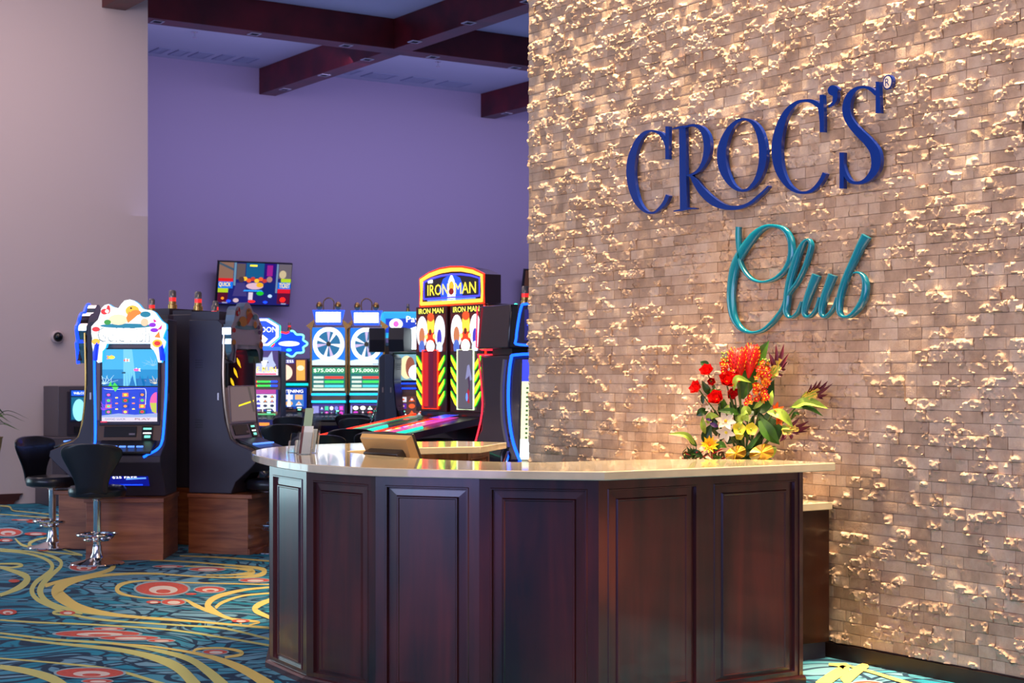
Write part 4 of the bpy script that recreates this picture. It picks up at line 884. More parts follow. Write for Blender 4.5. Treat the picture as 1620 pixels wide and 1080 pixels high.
# ---- machine A: fish game facing the camera
SILVERP = mat('silver_panel', rgb(180, 160, 168), .4, .2)
def fish_machine(px, d, delta, label, lit=True, tr=None, D=.46, W=.60, pr=1.0):
    r_, cab = machine(px, d, delta, label, trim=tr, body=DARK, panel=BRONZE if lit else SILVERP, D=D, W=W, pr=pr)
    bh = .5; w = .45
    if lit:
        pc = Pic(w, .30, SKY); pc.rect(0, 0, 1, .45, em(20, 140, 200, 1.2)); pc.rect(0, 0, 1, .2, em(16, 110, 180, 1.1))
        for i in range(5): pc.poly([(.38+i*.05, 0), (.42+i*.05, 0), (.42+i*.03, 1), (.38+i*.03, 1)], em(110, 195, 235, 1.3))
        fishy(pc, .17, .78, .06, YE_, OR_, 1); fishy(pc, .43, .70, .045, em(230, 90, 60, 1.4), W_, -1); pc.rect(.42, .66, .44, .75, W_); fishy(pc, .62, .44, .05, PK_, W_, -1); fishy(pc, .40, .36, .03, em(10, 90, 110, .8))
        coral(pc, .04, .05, .28, em(190, 230, 250, 1.6)); coral(pc, .96, .06, .2, em(230, 220, 180, 1.3)); coral(pc, .93, .55, .22, em(150, 200, 220, 1.2)); pc.poly([(.13, 0), (.17, .14), (.2, 0), (.24, .1), (.3, 0)], em(60, 210, 60, 1.3))
        for i in range(3): pc.poly([(.5+i*.14, 0), (.56+i*.14, .3), (.62+i*.14, 0)], em(14, 120, 190, 1.1))
    else:
        pc = Pic(w, .30, SCREEN)
        for i in range(3): pc.line([(.30-.13*i, .78-.28*i, .02), (.36-.13*i, .66-.28*i, .10), (.46-.13*i, .50-.28*i, .02)], em(240, 190, 20, 1.3))
    scr(r_, w, bh+.90, bh+1.19, .018, .018, pc, 'upper_screen')
    if lit:
        pc = Pic(w, .29, em(16, 60, 200, 1.3)); pc.rect(0, 0, 1, .2, SAND); pc.rect(0, 0, 1, .03, BK_); pc.poly([(0, .2), (.3, .26), (.6, .22), (1, .27), (1, .15), (0, .15)], em(150, 170, 220, 1.2))
        for i in range(5):
            n_ = 4 if i % 2 == 0 else 3
            for j in range(n_):
                u = .12+i*.155; v = .30+j*.16+(0 if n_ == 4 else .08)
                if i % 2 == 0: pc.rect(u-.055, v-.055, u+.055, v+.055, [em(20, 110, 60, 1.2), em(230, 120, 60, 1.3), em(120, 60, 180, 1.2), em(20, 60, 160, 1.2)][(i+j) % 4]); pc.ell(u, v, .03, .035, RNG.choice([YE_, RE_, GR_, OR_, PK_]), 8)
                else: fishy(pc, u, v, .022, OR_ if j % 2 else YE_)
        pc.line([(.05, .95, .006), (.2, .93, .006), (.7, .95, .006), (.8, .9, .006), (.8, .5, .006)], W_)
        pc.ell(1.0, .55, .12, .30, em(255, 90, 160, 1.3), 24); pc.poly([(.88, .55), (.92, .3), (1, .26), (1, .55)], em(190, 200, 60, 1.2)); pc.rect(1.0, 0, 1.13, 1, BLACKP)
        coral(pc, .05, .35, .25, PU_); pc.poly([(.2, 1), (.26, .86), (.32, 1)], em(90, 220, 90, 1.2)); pc.text('GOOD LUCK', .08, .07, .45, .12, em(60, 60, 160, 1.0)); pc.text('PLAY', .62, .07, .9, .12, em(160, 60, 60, 1.0))
        pc.rect(0, 0, .12, .035, em(220, 30, 60, 1.2))
    else:
        pc = Pic(w, .29, em(150, 128, 132, .55)); pc.poly([(.3, .42), (.95, .55), (.95, .60), (.32, .47)], em(250, 230, 40, 1.3)); pc.poly([(.9, .25), (1, .25), (.8, 1), (.7, 1)], em(120, 110, 110, .5))
    scr(r_, w, bh+.60, bh+.88, -.004, .012, pc, 'main_screen', frame=BLACKP if lit else mat('silver_frame', rgb(190, 170, 176), .35, .2))
    fish_topper(r_, bh+1.09, lit)
    # belly door
    pc = Pic(.36, .20, em(10, 24, 150, .9) if lit else SCREEN)
    if lit: pc.text('$25 FREE', .2, .42, .75, .55, W_); pc.poly([(.5, .36), (.95, .42), (.95, .5), (.5, .45)], LBL); pc.rect(.1, .05, .85, .1, BL)
    pc.build('belly_glass', r_, (0, -.10*pr-.012, bh+.09), R(42)*pr)
    candle(r_, -.10, .2, 1.95, .9); candle(r_, .12, .3, 1.99, .95)
    MB().box(.02, .16, 1.95, W/2-.02, .42, 1.99, DARK).build('top_box', r_)
    return r_
fish_machine(206, 13.25, 2, 'slot machine with a lit white fish topper and an undersea screen facing the room', True, em(20, 90, 255, 3.5))
m2 = fish_machine(381, 13.75, 73, 'slot machine turned right with an unlit ornate purple topper and dark reels', False, mat('chrome_edge', rgb(200, 170, 150), .2, .9), D=.33)
MB().box(-.28, .06, 1.94, .28, .32, 2.02, DARK).build('rear_box', m2)
m3 = fish_machine(152, 14.15, -95, 'slot machine seen from behind its blue edged topper, left end of the pod', False, GOLDM, D=.5)
MB().tube([(-.30, .03, 1.5), (-.30, -.02, 1.12), (-.29, -.08, .98)], .008, BL, 6).build('side_glow', m3)
MB().tube([(a*1.02, -.065, 1.59+b) for a, b in fish_outline()[7:35]], .014, em(20, 60, 255, 3.0), 6).build('topper_edge_light', m3)
# back to back machine of the same pod
r_, cab = machine(318, 14.7, 150, 'dark slot machine back seen between the two front pod machines', trim=None, htop=2.02)
board(r_, [(-.30, 1.6), (.30, 1.6), (.33, 1.78), (.22, 1.92), (.08, 2.0), (-.1, 1.98), (-.26, 1.86), (-.34, 1.74)], -.06, .0, em(30, 200, 160, 1.0), DARK)
MB().box(-.24, .05, 2.02, -.02, .4, 2.06, DARK).build('top_box', r_); MB().box(.02, .05, 2.02, .27, .4, 2.08, DARK).build('top_box', r_)
candle(r_, -.14, .2, 2.06, 1.2); candle(r_, .16, .2, 2.08, 1.2)
# filler plinth between the pod machines
p = at(300, 600, 14.0)
# ---- far row
FARP = [W_, em(240, 150, 40, 1.4), em(60, 60, 180, 1.3), em(40, 40, 60, .8), em(230, 60, 60, 1.4)]
def far_machine(px, d, delta, label, W=.62, group=None, **kw): return machine(px, d, delta, label, group, W=W, trim=None, **kw)
# wolf game
r_, cab = far_machine(408, 21.5, 0, 'slot machine with a wolf picture and a blue hexagonal lit topper', htop=1.80)
pc = Pic(.54, .33, em(70, 50, 110, 1.1)); pc.poly([(0, 0), (1, 0), (1, .25), (.5, .3), (0, .2)], em(230, 225, 235, 1.2))
pc.poly([(.48, .95), (.55, .72), (.75, .72), (.85, .97), (.88, .6), (.95, .4), (.8, .2), (.65, .1), (.5, .2), (.42, .42), (.46, .62)], em(170, 180, 215, 1.4)); pc.poly([(.5, .85), (.55, .72), (.6, .75)], em(90, 90, 120, 1)); pc.ell(.58, .52, .03, .03, BK_, 8); pc.ell(.74, .52, .03, .03, BK_, 8); pc.poly([(.62, .3), (.70, .3), (.66, .22)], BK_); pc.poly([(.57, .6), (.66, .25), (.75, .6)], em(240, 240, 250, 1.6)); pc.ell(.66, .26, .03, .035, BK_, 8)
pc.text('WOLF RUN', .05, .12, .95, .34, YE_); pc.rect(.1, .02, .95, .07, em(230, 40, 100, 1.3))
scr(r_, .54, 1.48, 1.80, .015, .015, pc, 'upper_screen')
for k, z in enumerate((1.385, 1.33)):
    mb = MB()
    for i, m_ in enumerate((GR_, RE_, RE_, GR_, GR_, BL)): mb.box(-.28+i*.09, -.02, z, -.28+(i+1)*.09, -.005, z+.022, m_)
    mb.build('light_bar', r_, smooth=False)
pc = Pic(.54, .35, em(40, 40, 140, 1.2)); pc.rect(.06, .84, .95, 1, em(180, 60, 150, 1.2)); reels(pc, .1, .12, .95, .82, 5, 4, em(235, 235, 240, 1.3), [em(240, 140, 40, 1.3), em(50, 50, 180, 1.2), em(40, 50, 80, .9), em(60, 60, 160, 1.2)], .2); pc.rect(.1, .02, .95, .09, em(90, 200, 120, 1.3))
scr(r_, .54, .94, 1.27, -.02, -.0, pc, 'main_screen')
hexp = [(-.30, 1.86), (.16, 1.86), (.30, 1.98), (.30, 2.14), (.14, 2.24), (-.16, 2.24), (-.32, 2.12)]
tb = board(r_, hexp, -.05, .03, em(60, 240, 160, 2), em(30, 80, 230, 1.6))
pc = Pic(1, 1, BK_); pc.mb = MB(); pc.k = 0; pc.free = True; pc.poly([(.5+x*.95, z-1.88) for x, z in [(a, 2.05+(b-2.05)*.94) for a, b in hexp]], W_); pc.poly([(.5+x*.82, z-1.88) for x, z in [(a, 2.05+(b-2.05)*.80) for a, b in hexp]], em(20, 70, 220, 1.6))
pc.text('HOT MOON', .24, .17, .76, .24, W_); pc.poly([(.24, .08), (.34, .15), (.44, .10), (.54, .16), (.64, .08), (.6, .03), (.3, .03)], W_)
pc.build('topper_picture', tb, (0, -.052, 1.88))
MB().box(-.26, -.03, 1.81, .30, .05, 1.855, em(30, 90, 255, 2.2)).build('glow_bar', r_); candle(r_, -.13, .1, 2.24, 1.0, False)
pc = Pic(.5, .10, DBL); pc.rect(.1, .2, .9, .6, em(230, 80, 220, 1.5)); pc.rect(.5, .2, .9, .6, em(250, 140, 40, 1.5)); pc.build('deck_lights', r_, (0, -.32, .80)); pc = Pic(.28, .14, em(10, 50, 150, 1)); pc.ell(.5, .5, .4, .35, LBL); pc.rect(.3, .4, .7, .6, W_); pc.build('belly_light', r_, (.05, -.33, .56))
pc = Pic(.2, .09, BK_); pc.ell(.3, .6, .26, .3, YE_); pc.ell(.3, .5, .16, .2, W_); pc.ell(.8, .4, .2, .3, BL); pc.build('spin_buttons', r_, (.08, -.075, .84))
# round blue topper game
r_, cab = far_machine(458, 23.2, 0, 'narrow slot machine with a round scalloped blue and red lit topper', W=.60, htop=1.72)
pc = Pic(.5, .32, em(90, 50, 60, 1.0)); pc.rect(0, .8, .65, 1, em(60, 60, 150, 1.2)); pc.ell(.35, .4, .24, .36, em(250, 215, 190, 1.4)); pc.rect(.7, .05, .95, .95, em(240, 170, 80, 1.3)); pc.ell(.82, .6, .1, .12, em(250, 230, 190, 1.4)); pc.text('PRINCESS', .05, .84, .62, .96, W_)
scr(r_, .5, 1.39, 1.69, .015, .015, pc, 'upper_screen')
for z in (1.33, .94): MB().box(-.27, -.04, z, .27, -.015, z+.035, TQ).build('light_bar', r_, smooth=False)
pc = Pic(.5, .30, em(20, 60, 170, 1.2)); reels(pc, .08, .1, .92, .7, 3, 2, em(60, 120, 200, 1.2), [em(230, 220, 230, 1.3), em(250, 180, 120, 1.3)]); pc.poly([(.45, .1), (.5, .9), (.55, .1)], W_); pc.text('LIGHTNING', .1, .76, .9, .9, W_)
scr(r_, .5, 1.00, 1.29, -.02, 0, pc, 'main_screen')
sc_ = [(.24*(1+.10*math.cos(9*2*math.pi*i/72))*math.cos(2*math.pi*i/72), 1.93+.17*(1+.10*math.cos(9*2*math.pi*i/72))*math.sin(2*math.pi*i/72)) for i in range(72)]
tb = board(r_, sc_, -.05, .03, em(60, 220, 255, 2.2), em(20, 70, 220, 1.5))
pc = Pic(1, 1, BK_); pc.mb = MB(); pc.k = 0; pc.free = True; pc.ell(.5, 0, .15, .035, W_); pc.ell(.5, -.09, .04, .02, CY); pc.text('GOLD', .40, -.022, .60, .022, em(60, 100, 230, 1.2)); pc.build('topper_picture', tb, (0, -.052, 1.93))
MB().tube([(x, -.05, z) for x, z in sc_[18:40]], .014, em(255, 40, 40, 2.5), 6).build('topper_glow', tb); MB().tube([(x, -.05, z) for x, z in sc_[-20:]+sc_[:18]], .014, em(120, 250, 220, 2.5), 6).build('topper_glow', tb)
candle(r_, 0, 0, 2.12, .8)
for k, (z, m_) in enumerate(((.88, RE_), (.82, em(230, 30, 80, 2)), (.78, em(120, 150, 255, 2)))): MB().box(-.15, -.10-k*.05, z, .12, -.085-k*.05, z+.025, m_).build('deck_light', r_, smooth=False)
# wheel games
def wheel(px, d, label, dy):
    r_, cab = far_machine(px, d, 2, label, W=.50, htop=2.16, bh=.5, body=BLACKP, panel=BRONZE)
    f = MB()
    for sx in (-1, 1): f.box(sx*.242-.016, -.03, 1.2, sx*.242+.016, .02, 2.18, GOLDM)
    f.build('gilt_pillars', r_, bevel=.006)
    z0 = 1.93; pc = Pic(.46, .52, em(20, 110, 220, 1.5)); pc.poly([(0, 0), (1, 0), (1, .12), (.5, .2), (0, .12)], em(200, 230, 255, 1.6))
    pc.ell(.5, .56, .47, .45, W_, 36); pc.ell(.5, .56, .36, .345, em(160, 200, 240, 1.3), 36)
    for i in range(22):
        g0, g1 = 2*math.pi*i/22, 2*math.pi*(i+1)/22; pc.poly([(.5, .56), (.5+.35*math.cos(g0), .56+.335*math.sin(g0)), (.5+.35*math.cos(g1), .56+.335*math.sin(g1))], [em(235, 235, 245, 1.6), em(40, 120, 170, 1.0), em(200, 180, 220, 1.3)][i % 3 if i % 2 else 1])
    pc.ell(.5, .56, .07, .067, em(60, 60, 50, .7))
    scr(r_, .46, 1.62, 2.14, .012, .012, pc, 'wheel_screen', frame=GOLDM, fr=.012)
    hd = board(r_, [(-.17, 2.18), (.17, 2.18), (.22, 2.38), (-.22, 2.38)], -.08, .05, em(30, 90, 255, 2.2), em(30, 80, 230, 1.8), 'header_sign')
    pc = Pic(.34, .14, em(250, 250, 255, 2.6)); pc.text('WHEEL', .1, .52, .9, .9, em(120, 160, 230, 1.6)); pc.text('OF GOLD', .1, .1, .9, .45, em(120, 160, 230, 1.6)); pc.build('header_picture', hd, (0, -.082, 2.21))
    for sx in (-1, 1): fn = MB(); fn.ball((sx*.13, 0, 2.44), .045, GOLDM, 10, 6, 1.3); fn.tube([(sx*.13, 0, 2.375), (sx*.13, 0, 2.43)], .02, GOLDM); fn.build('finial', r_); MB().prism([(sx*.23, 2.1), (sx*.31, 2.16), (sx*.18, 2.26)][::sx], -.04, .02, GOLDM, 'y').build('gilt_wing', r_)
    MB().tube(catmull([(-.07, 0, 2.375), (-.07, 0, 2.50), (0, 0, 2.55), (.07, 0, 2.50), (.07, 0, 2.375)], 4), .008, GOLDM).build('gilt_loop', r_)
    pc = Pic(.46, .33, em(30, 120, 120, 1.0)); pc.rect(.02, .74, .98, .98, em(60, 160, 110, 1.1)); pc.text('$75,000.00', .05, .78, .95, .94, em(235, 250, 235, 2))
    for i, m_ in enumerate((em(240, 60, 50, 1.5), em(60, 220, 90, 1.5), em(80, 210, 220, 1.4))): pc.rect(.05, .52-i*.18, .35, .62-i*.18, em(220, 235, 220, 1.2)); pc.rect(.38, .52-i*.18, .95, .62-i*.18, m_)
    pc.rect(.02, .02, .98, .12, em(220, 230, 210, 1.2))
    scr(r_, .46, 1.26, 1.56, .015, .02, pc, 'jackpot_screen', frame=BLACKP, fr=.015)
    for z in (1.20, 1.10): MB().box(-.235, -.035, z, .235, -.01, z+.03, em(30, 190, 255, 2.2)).build('light_bar', r_, smooth=False)
    pc = Pic(.44, .26, em(50, 40, 150, 1.2)); pc.rect(0, .1, .2, .9, em(150, 150, 220, 1.2)); reels(pc, .22, .08, .98, .92, 5, 3, em(70, 60, 120, 1.0), [em(230, 230, 250, 1.6), em(230, 60, 200, 1.4), em(60, 200, 160, 1.4), em(120, 130, 240, 1.4)]) if dy else reels(pc, .05, .08, .95, .92, 4, 3, em(40, 30, 60, .9), [em(240, 40, 60, 1.6), em(60, 230, 120, 1.5), em(230, 60, 220, 1.4), W_])
    scr(r_, .44, .82, 1.07, -.05, -.02, pc, 'main_screen')
    bt = MB(); bt.box(-.20, -.12, .745, -.05, -.10, .785, YE_); bt.box(.16, -.12, .75, .20, -.10, .79, W_); bt.build('buttons', r_, smooth=False)
    bt = MB(); bt.box(-.18, -.325, .635, -.08, -.315, .66, em(240, 40, 90, 2)); bt.box(-.07, -.325, .635, .22, -.315, .66, em(60, 60, 255, 2)); bt.build('deck_light', r_, smooth=False)
    pc = Pic(.22, .10, em(20, 110, 170, 1.3)); pc.rect(.3, .2, .75, .8, W_); pc.build('belly_light', r_, (.08, -.33, .42))
    return r_
wheel(520, 22.4, 'wheel slot machine with gilt pillars, left of the two prize wheels', True); wheel(580, 22.6, 'wheel slot machine with gilt pillars, right of the two prize wheels', False)
# dark cabinet backs in front of the right wheel
for px, d, dl, lb in [(597, 19.4, -84, 'dark slot machine side beside the right prize wheel'), (632, 19.2, 84, 'dark slot machine side back to back beside the tall lit pair')]:
    r_, cab = machine(px, d, dl, lb, W=.52, D=.13, htop=1.73, pr=.35, body=mat('slate_cabinet', rgb(54, 64, 88), .4, .3), trim=None)
    board(r_, [(-.26, 1.76), (.26, 1.76), (.30, 1.9), (.26, 2.04), (-.26, 2.04), (-.30, 1.9)], -.10, .08, mat('slate_dark', rgb(28, 32, 48), .4), mat('slate_dark', rgb(28, 32, 48), .4))
# white topper game
r_, cab = machine(652, 20.0, 0, 'slot machine with a blank white glowing topper behind the tall lit pair', W=.58, htop=1.78, trim=None)
tb = board(r_, [(-.24, 1.80), (.3, 1.80), (.3, 2.0), (.1, 2.1), (-.12, 2.02), (-.24, 1.92)], -.06, .02, em(60, 240, 150, 2), em(230, 245, 250, 2.4))
pc = Pic(.44, .32, em(120, 170, 190, 1.2)); pc.ell(.35, .5, .2, .45, em(240, 220, 170, 1.4)); pc.ell(.45, .5, .13, .4, em(160, 90, 70, 1.1)); pc.ell(.6, .3, .2, .3, em(230, 240, 250, 1.5)); pc.text('GO', .62, .6, .95, .9, W_)
scr(r_, .44, 1.42, 1.74, .015, .015, pc, 'upper_screen'); MB().tube([(-.2, -.02, 1.32), (.24, -.02, 1.32), (.24, -.02, 1.38), (-.2, -.02, 1.38), (-.2, -.02, 1.32)], .008, BL).build('light_bar', r_)
pc = Pic(.36, .36, em(60, 30, 30, .9)); reels(pc, .05, .05, .95, .95, 3, 4, em(90, 50, 50, .9), [em(230, 180, 140, 1.2), em(90, 40, 160, 1.2), em(230, 90, 40, 1.2), em(220, 220, 230, 1.2)])
scr(r_, .36, .88, 1.22, -.04, -.01, pc, 'main_screen'); MB().box(-.2, -.12, .76, .0, -.10, .80, YE_).build('button', r_)
# game with the blue rectangular topper
r_, cab = machine(640, 23.5, 0, 'slot machine with a wide rectangular cyan topper at the back', W=.60, htop=1.95, trim=None)
tb = board(r_, [(-.34, 2.02), (.34, 2.02), (.34, 2.40), (-.30, 2.40), (-.34, 2.36)], -.05, .03, em(60, 220, 255, 1.8), em(40, 170, 220, 1.4))
pc = Pic(.6, .32, em(40, 160, 220, 1.3)); pc.rect(.05, .1, .95, .75, em(20, 60, 190, 1.3)); pc.ell(.3, .5, .16, .24, W_); pc.ell(.3, .5, .07, .14, em(250, 100, 200, 1.4)); pc.text('Pays', .55, .5, .95, .85, W_); pc.build('topper_picture', tb, (0, -.052, 2.06))
candle(r_, .05, 0, 2.40, .8, False)

# ---- tall twin machine
AR = thing('slot_machine', 'tall twin slot machine with an arched red and yellow neon header and sloping play decks', 'slot machine', at(715, 600, 17.0).to_2d().to_3d(), face_rz(-52))
DRK = mat('wine_plastic', rgb(58, 12, 26), .25, coat=.3); REDN = em(255, 40, 10, 3.2); NEO = em(255, 170, 60, 2.6)
W2 = 1.26
MB().box(-W2/2-.02, -.15, 0, W2/2+.02, .5, .62, BLACKP).build('plinth', AR, bevel=.004)
MB().prism([(.36, .6), (.36, 2.22), (.0, 2.22), (-.02, 1.8), (.04, 1.15), (.02, .9), (-.04, .6)], -W2/2, W2/2, DRK).build('cabinet', AR, bevel=.008)
arch = [(-.57, 2.225), (.57, 2.225), (.57, 2.52), (.40, 2.575), (.20, 2.61), (0, 2.62), (-.20, 2.61), (-.40, 2.575), (-.57, 2.52)]
hd = board(AR, arch, .0, .21, mat('header_side', rgb(70, 30, 50), .3), mat('header_black', rgb(16, 14, 22), .3), 'header')
def inset(P, k): cx = 0; cz = 2.42; q = (1-k)*.57; return [(x*k, cz+(z-cz)*(1-q/.19)) for x, z in P]
MB().tube([(x, -.012, z) for x, z in inset(arch, .955)], .022, NEO, 6, close=True).build('neon_frame', hd)
MB().tube([(x, -.010, z) for x, z in inset(arch, 1.0)], .012, REDN, 6, close=True).build('neon_edge', hd)
MB().tube([(x, -.012, z) for x, z in inset(arch, .87)], .010, em(60, 60, 255, 2.5), 6, close=True).build('neon_inner', hd)
pc = Pic(.94, .29, em(40, 36, 50, .6)); pc.poly([(.32+.0, 0), (.26, .4), (.34, .8), (.5, .98), (.66, .8), (.74, .4), (.68, 0)], em(30, 80, 230, 1.5)); pc.poly([(.42, 0), (.44, .7), (.5, .98), (.56, .7), (.58, 0)], em(240, 245, 255, 2)); pc.ell(.5, .5, .05, .2, em(250, 170, 40, 1.6)); pc.ell(.5, .1, .07, .14, W_); pc.ell(.5, .32, .05, .12, em(150, 20, 20, 1))
pc.text('IRON', .04, .22, .44, .62, em(250, 225, 60, 2)); pc.text('MAN', .57, .22, .96, .62, em(250, 225, 60, 2)); pc.rect(.05, .68, .14, .80, W_); pc.rect(.04, .02, .96, .06, LBL)
pc.build('header_picture', hd, (0, -.005, 2.27))
for k, sx in enumerate((-1, 1)):
    cx = sx*.315
    bay = MB().box(cx-.285, -.045, 1.10, cx+.285, .0, 2.215, DRK).build('bay_door', AR, bevel=.006)
    pc = Pic(.54, .47, em(90, 20, 20, .9)); pc.rect(.03, .84, .97, .99, em(30, 20, 20, .5)); pc.text('IRON MAN', .08, .86, .92, .98, em(250, 240, 90, 2.2))
    for q, (u, v, ru, rv, m_) in enumerate([(.2, .45, .19, .36, em(235, 240, 250, 1.9)), (.8, .45, .18, .36, em(225, 235, 250, 1.9)), (.5, .60, .13, .24, em(250, 190, 60, 1.8)), (.5, .78, .12, .1, em(220, 80, 30, 1.4)), (.2, .35, .10, .2, em(200, 120, 80, 1.3)), (.2, .1, .1, .16, em(80, 110, 200, 1.3)), (.8, .3, .08, .2, em(70, 60, 190, 1.3)), (.8, .08, .10, .14, em(200, 220, 250, 1.6)),
                                              (.5, .30, .16, .14, em(230, 60, 20, 1.5)), (.5, .12, .14, .14, W_), (.36, .34, .05, .06, em(250, 220, 120, 1.8)), (.64, .34, .05, .06, em(250, 220, 120, 1.8)), (.5, .44, .05, .07, em(120, 40, 20, .9))]): pc.ell(u, v, ru, rv, m_, 18)
    pc.build('art_glass', bay, (cx, -.047, 1.735))
    pc = Pic(.28, .60, em(140, 10, 40, .9) if k == 0 else em(110, 104, 120, .8))
    if k == 0: pc.rect(.06, .02, .36, .98, em(200, 20, 30, 1.2)); pc.rect(.45, .02, .7, .98, em(110, 10, 60, .8))
    else: pc.poly([(.5, .5), (.62, .74), (.74, .76), (.92, .5), (.8, .48), (.7, .55)], em(150, 150, 200, 1)); pc.line([(.7, .55, .12), (.75, .4, .10), (.72, .3, .08)], em(90, 60, 100, .7)); pc.line([(.72, .32, .10), (.66, .2, .14), (.74, .1, .06)], em(180, 30, 50, 1.1)); pc.ell(.6, .2, .06, .07, LBL); pc.rect(0, 0, .05, 1, em(220, 180, 140, 1.2))
    pc.build('reel_glass', bay, (cx, -.056, 1.14))
    MB().tube([(cx-.14, -.056, 1.13), (cx-.14, -.056, 1.75), (cx+.14, -.056, 1.75), (cx+.14, -.056, 1.13)], .010, [REDN, em(210, 230, 190, 1.8)][k], 6, close=True).build('reel_frame', bay)
    for s2 in (-1, 1):
        for j in range(4):
            x0 = cx+s2*.20; z = 1.17+j*.125
            P = catmull([(x0-s2*.045+ (0), z), (x0, z+.055), (x0+s2*.055, z+.145)], 3); P2 = catmull([(x0+s2*.055, z+.145), (x0+s2*.03, z+.05), (x0-s2*.045, z)], 3)
            P = [(x0-s2*.055+0, z+.14), (x0-s2*.055, z+.115), (x0+s2*.02, z+.02), (x0+s2*.045, z), (x0+s2*.03, z+.06)] if False else [(x0+s2*.055, z+.15), (x0+s2*.05, z+.10), (x0-s2*.02, z+.01), (x0-s2*.05, z-.01), (x0-s2*.035, z+.06)]
            MB().prism(P if s2 < 0 else P[::-1], -.060, -.046, em(235, 240, 30, 2.2), 'y', mtside=em(30, 220, 50, 2)).build('chevron_light', bay, smooth=False)
    # sloping play deck
    dk = MB(); dk.prism([(-.05, 1.06), (-.05, .98), (-1.25, .80), (-1.25, .86)], cx-.29, cx+.29, mat('deck_grey', rgb(74, 66, 88), .25, .3)); deck = dk.build('play_deck', AR, bevel=.006)
    sl = math.atan2(.20, 1.20)
    pc = Pic(.24, 1.05, em(40, 150, 90, .8) if k == 0 else em(200, 60, 150, 1.3))
    if k: reels(pc, .05, .05, .95, .75, 3, 7, em(210, 80, 150, 1.2), [em(250, 210, 80, 1.5), em(230, 50, 60, 1.4), em(240, 230, 240, 1.5), em(120, 60, 230, 1.3)]); pc.rect(0, .8, 1, 1, em(60, 70, 230, 1.3))
    else: pc.rect(.55, .02, 1, .98, em(60, 34, 60, .5)); pc.rect(.0, .02, .5, .6, em(30, 190, 110, 1.2)); pc.rect(.6, .8, .9, .84, REDN)
    pc.build('deck_screen', deck, (cx-.08, -1.20, .878), R(-90)+sl)
    MB().tube([(cx+.22, -1.2, .885), (cx+.23, -.95, .93), (cx+.22, -.75, .965)], .016, em(30, 230, 170, 2), 6).build('deck_glow', deck)
    MB().tube([(cx-.285, -1.25, .865), (cx-.285, -.05, 1.065)], .010, REDN, 6).build('deck_edge', deck)
    MB().box(cx-.12, -.9, 0, cx+.12, -.3, .84, BLACKP).build('deck_pedestal', AR, bevel=.006)
MB().tube([(W2/2, -.05, 2.2), (W2/2, -.03, 1.6), (W2/2, .05, 1.1), (W2/2, -.1, .85)], .010, REDN, 6).build('side_neon', AR)
# ---- red outlined machine seen from the side
SM = thing('slot_machine', 'black curved slot machine with thin red neon outline beside the tall twin', 'slot machine', at(786, 600, 15.6).to_2d().to_3d(), face_rz(-58))
MB().box(-.28, -.1, 0, .28, .40, .5, BLACKP).build('plinth', SM)
MB().prism([(.40, .5), (.42, 1.05), (.40, 1.68), (-.02, 1.68), (.02, 1.2), (-.02, .95), (-.12, .75), (-.12, .5)], -.28, .28, mat('gloss_plum', rgb(44, 32, 44), .2, coat=.5)).build('cabinet', SM, bevel=.02)
MB().prism([(.36, 1.74), (.34, 2.16), (-.02, 2.16), (-.05, 1.74)], -.29, .29, mat('gloss_plum', rgb(44, 32, 44), .2, coat=.5)).build('top_box', SM, bevel=.015)
MB().box(-.18, .06, 1.67, .18, .24, 1.75, BLACKP).build('neck', SM)
MB().tube([(-.285, -.05, 2.15), (-.285, -.06, 1.76), (-.285, .0, 1.735), (-.285, .35, 1.735)], .008, em(255, 40, 60, 2.4), 6).build('neon_edge', SM)
MB().tube(catmull([(-.285, .38, 1.68), (-.285, .0, 1.685), (-.285, -.03, 1.64), (-.285, .01, 1.2), (-.285, -.05, .9), (-.285, -.13, .7)], 4), .008, em(255, 40, 60, 2.4), 6).build('neon_edge', SM)
MB().tube(catmull([(-.285, .20, 1.62), (-.288, .24, 1.2), (-.285, .16, .85)], 4), .016, mat('grey_rib', rgb(130, 120, 120), .3), 6).build('side_rib', SM)
MB().ball((-.2, .34, 2.17), .025, em(60, 230, 190, 3), 8, 5).build('status_light', SM)
candle(SM, .1, .26, 2.16, 1.3)
# ---- blue outlined machine cut by the stone wall
BM = thing('slot_machine', 'large curved slot machine outlined in bright blue at the stone wall edge', 'slot machine', at(872, 600, 13.6).to_2d().to_3d(), face_rz(-8))
NEB = em(20, 80, 255, 4); GP = mat('gloss_ink', rgb(30, 20, 44), .2, coat=.5)
MB().box(-.34, -.05, 0, .34, .6, .5, BLACKP).build('plinth', BM)
MB().prism([(.5, .5), (.5, 1.66), (.10, 1.66), (.06, 1.3), (.0, 1.0), (-.10, .75), (-.12, .5)], -.36, .36, GP).build('cabinet', BM, bevel=.01)
MB().prism([(.3, 1.74), (.3, 2.08), (-.02, 2.08), (-.04, 1.74)], -.28, .28, GP).build('top_box', BM, bevel=.01)
MB().box(-.18, .06, 1.6, .18, .24, 1.78, BLACKP).build('neck', BM)
MB().tube(catmull([(0, -.05, 2.09), (-.20, -.05, 2.085), (-.25, -.05, 2.05), (-.29, -.05, 1.80), (-.27, -.05, 1.745), (0, -.05, 1.74)], 4), .012, NEB, 6).build('neon_edge', BM)
MB().tube(catmull([(0, .03, 1.67), (-.30, .03, 1.66), (-.345, .03, 1.62), (-.365, .02, 1.40), (-.355, -.02, 1.15), (-.31, -.08, .92), (-.22, -.14, .72), (-.16, -.15, .6)], 5), .014, NEB, 6).build('neon_edge', BM)
MB().tube(catmull([(-.40, .05, 1.62), (-.42, .05, 1.4), (-.41, .0, 1.12), (-.36, -.05, .88)], 5), .020, mat('grey_rib', rgb(130, 120, 120), .3), 6).build('side_rib', BM)
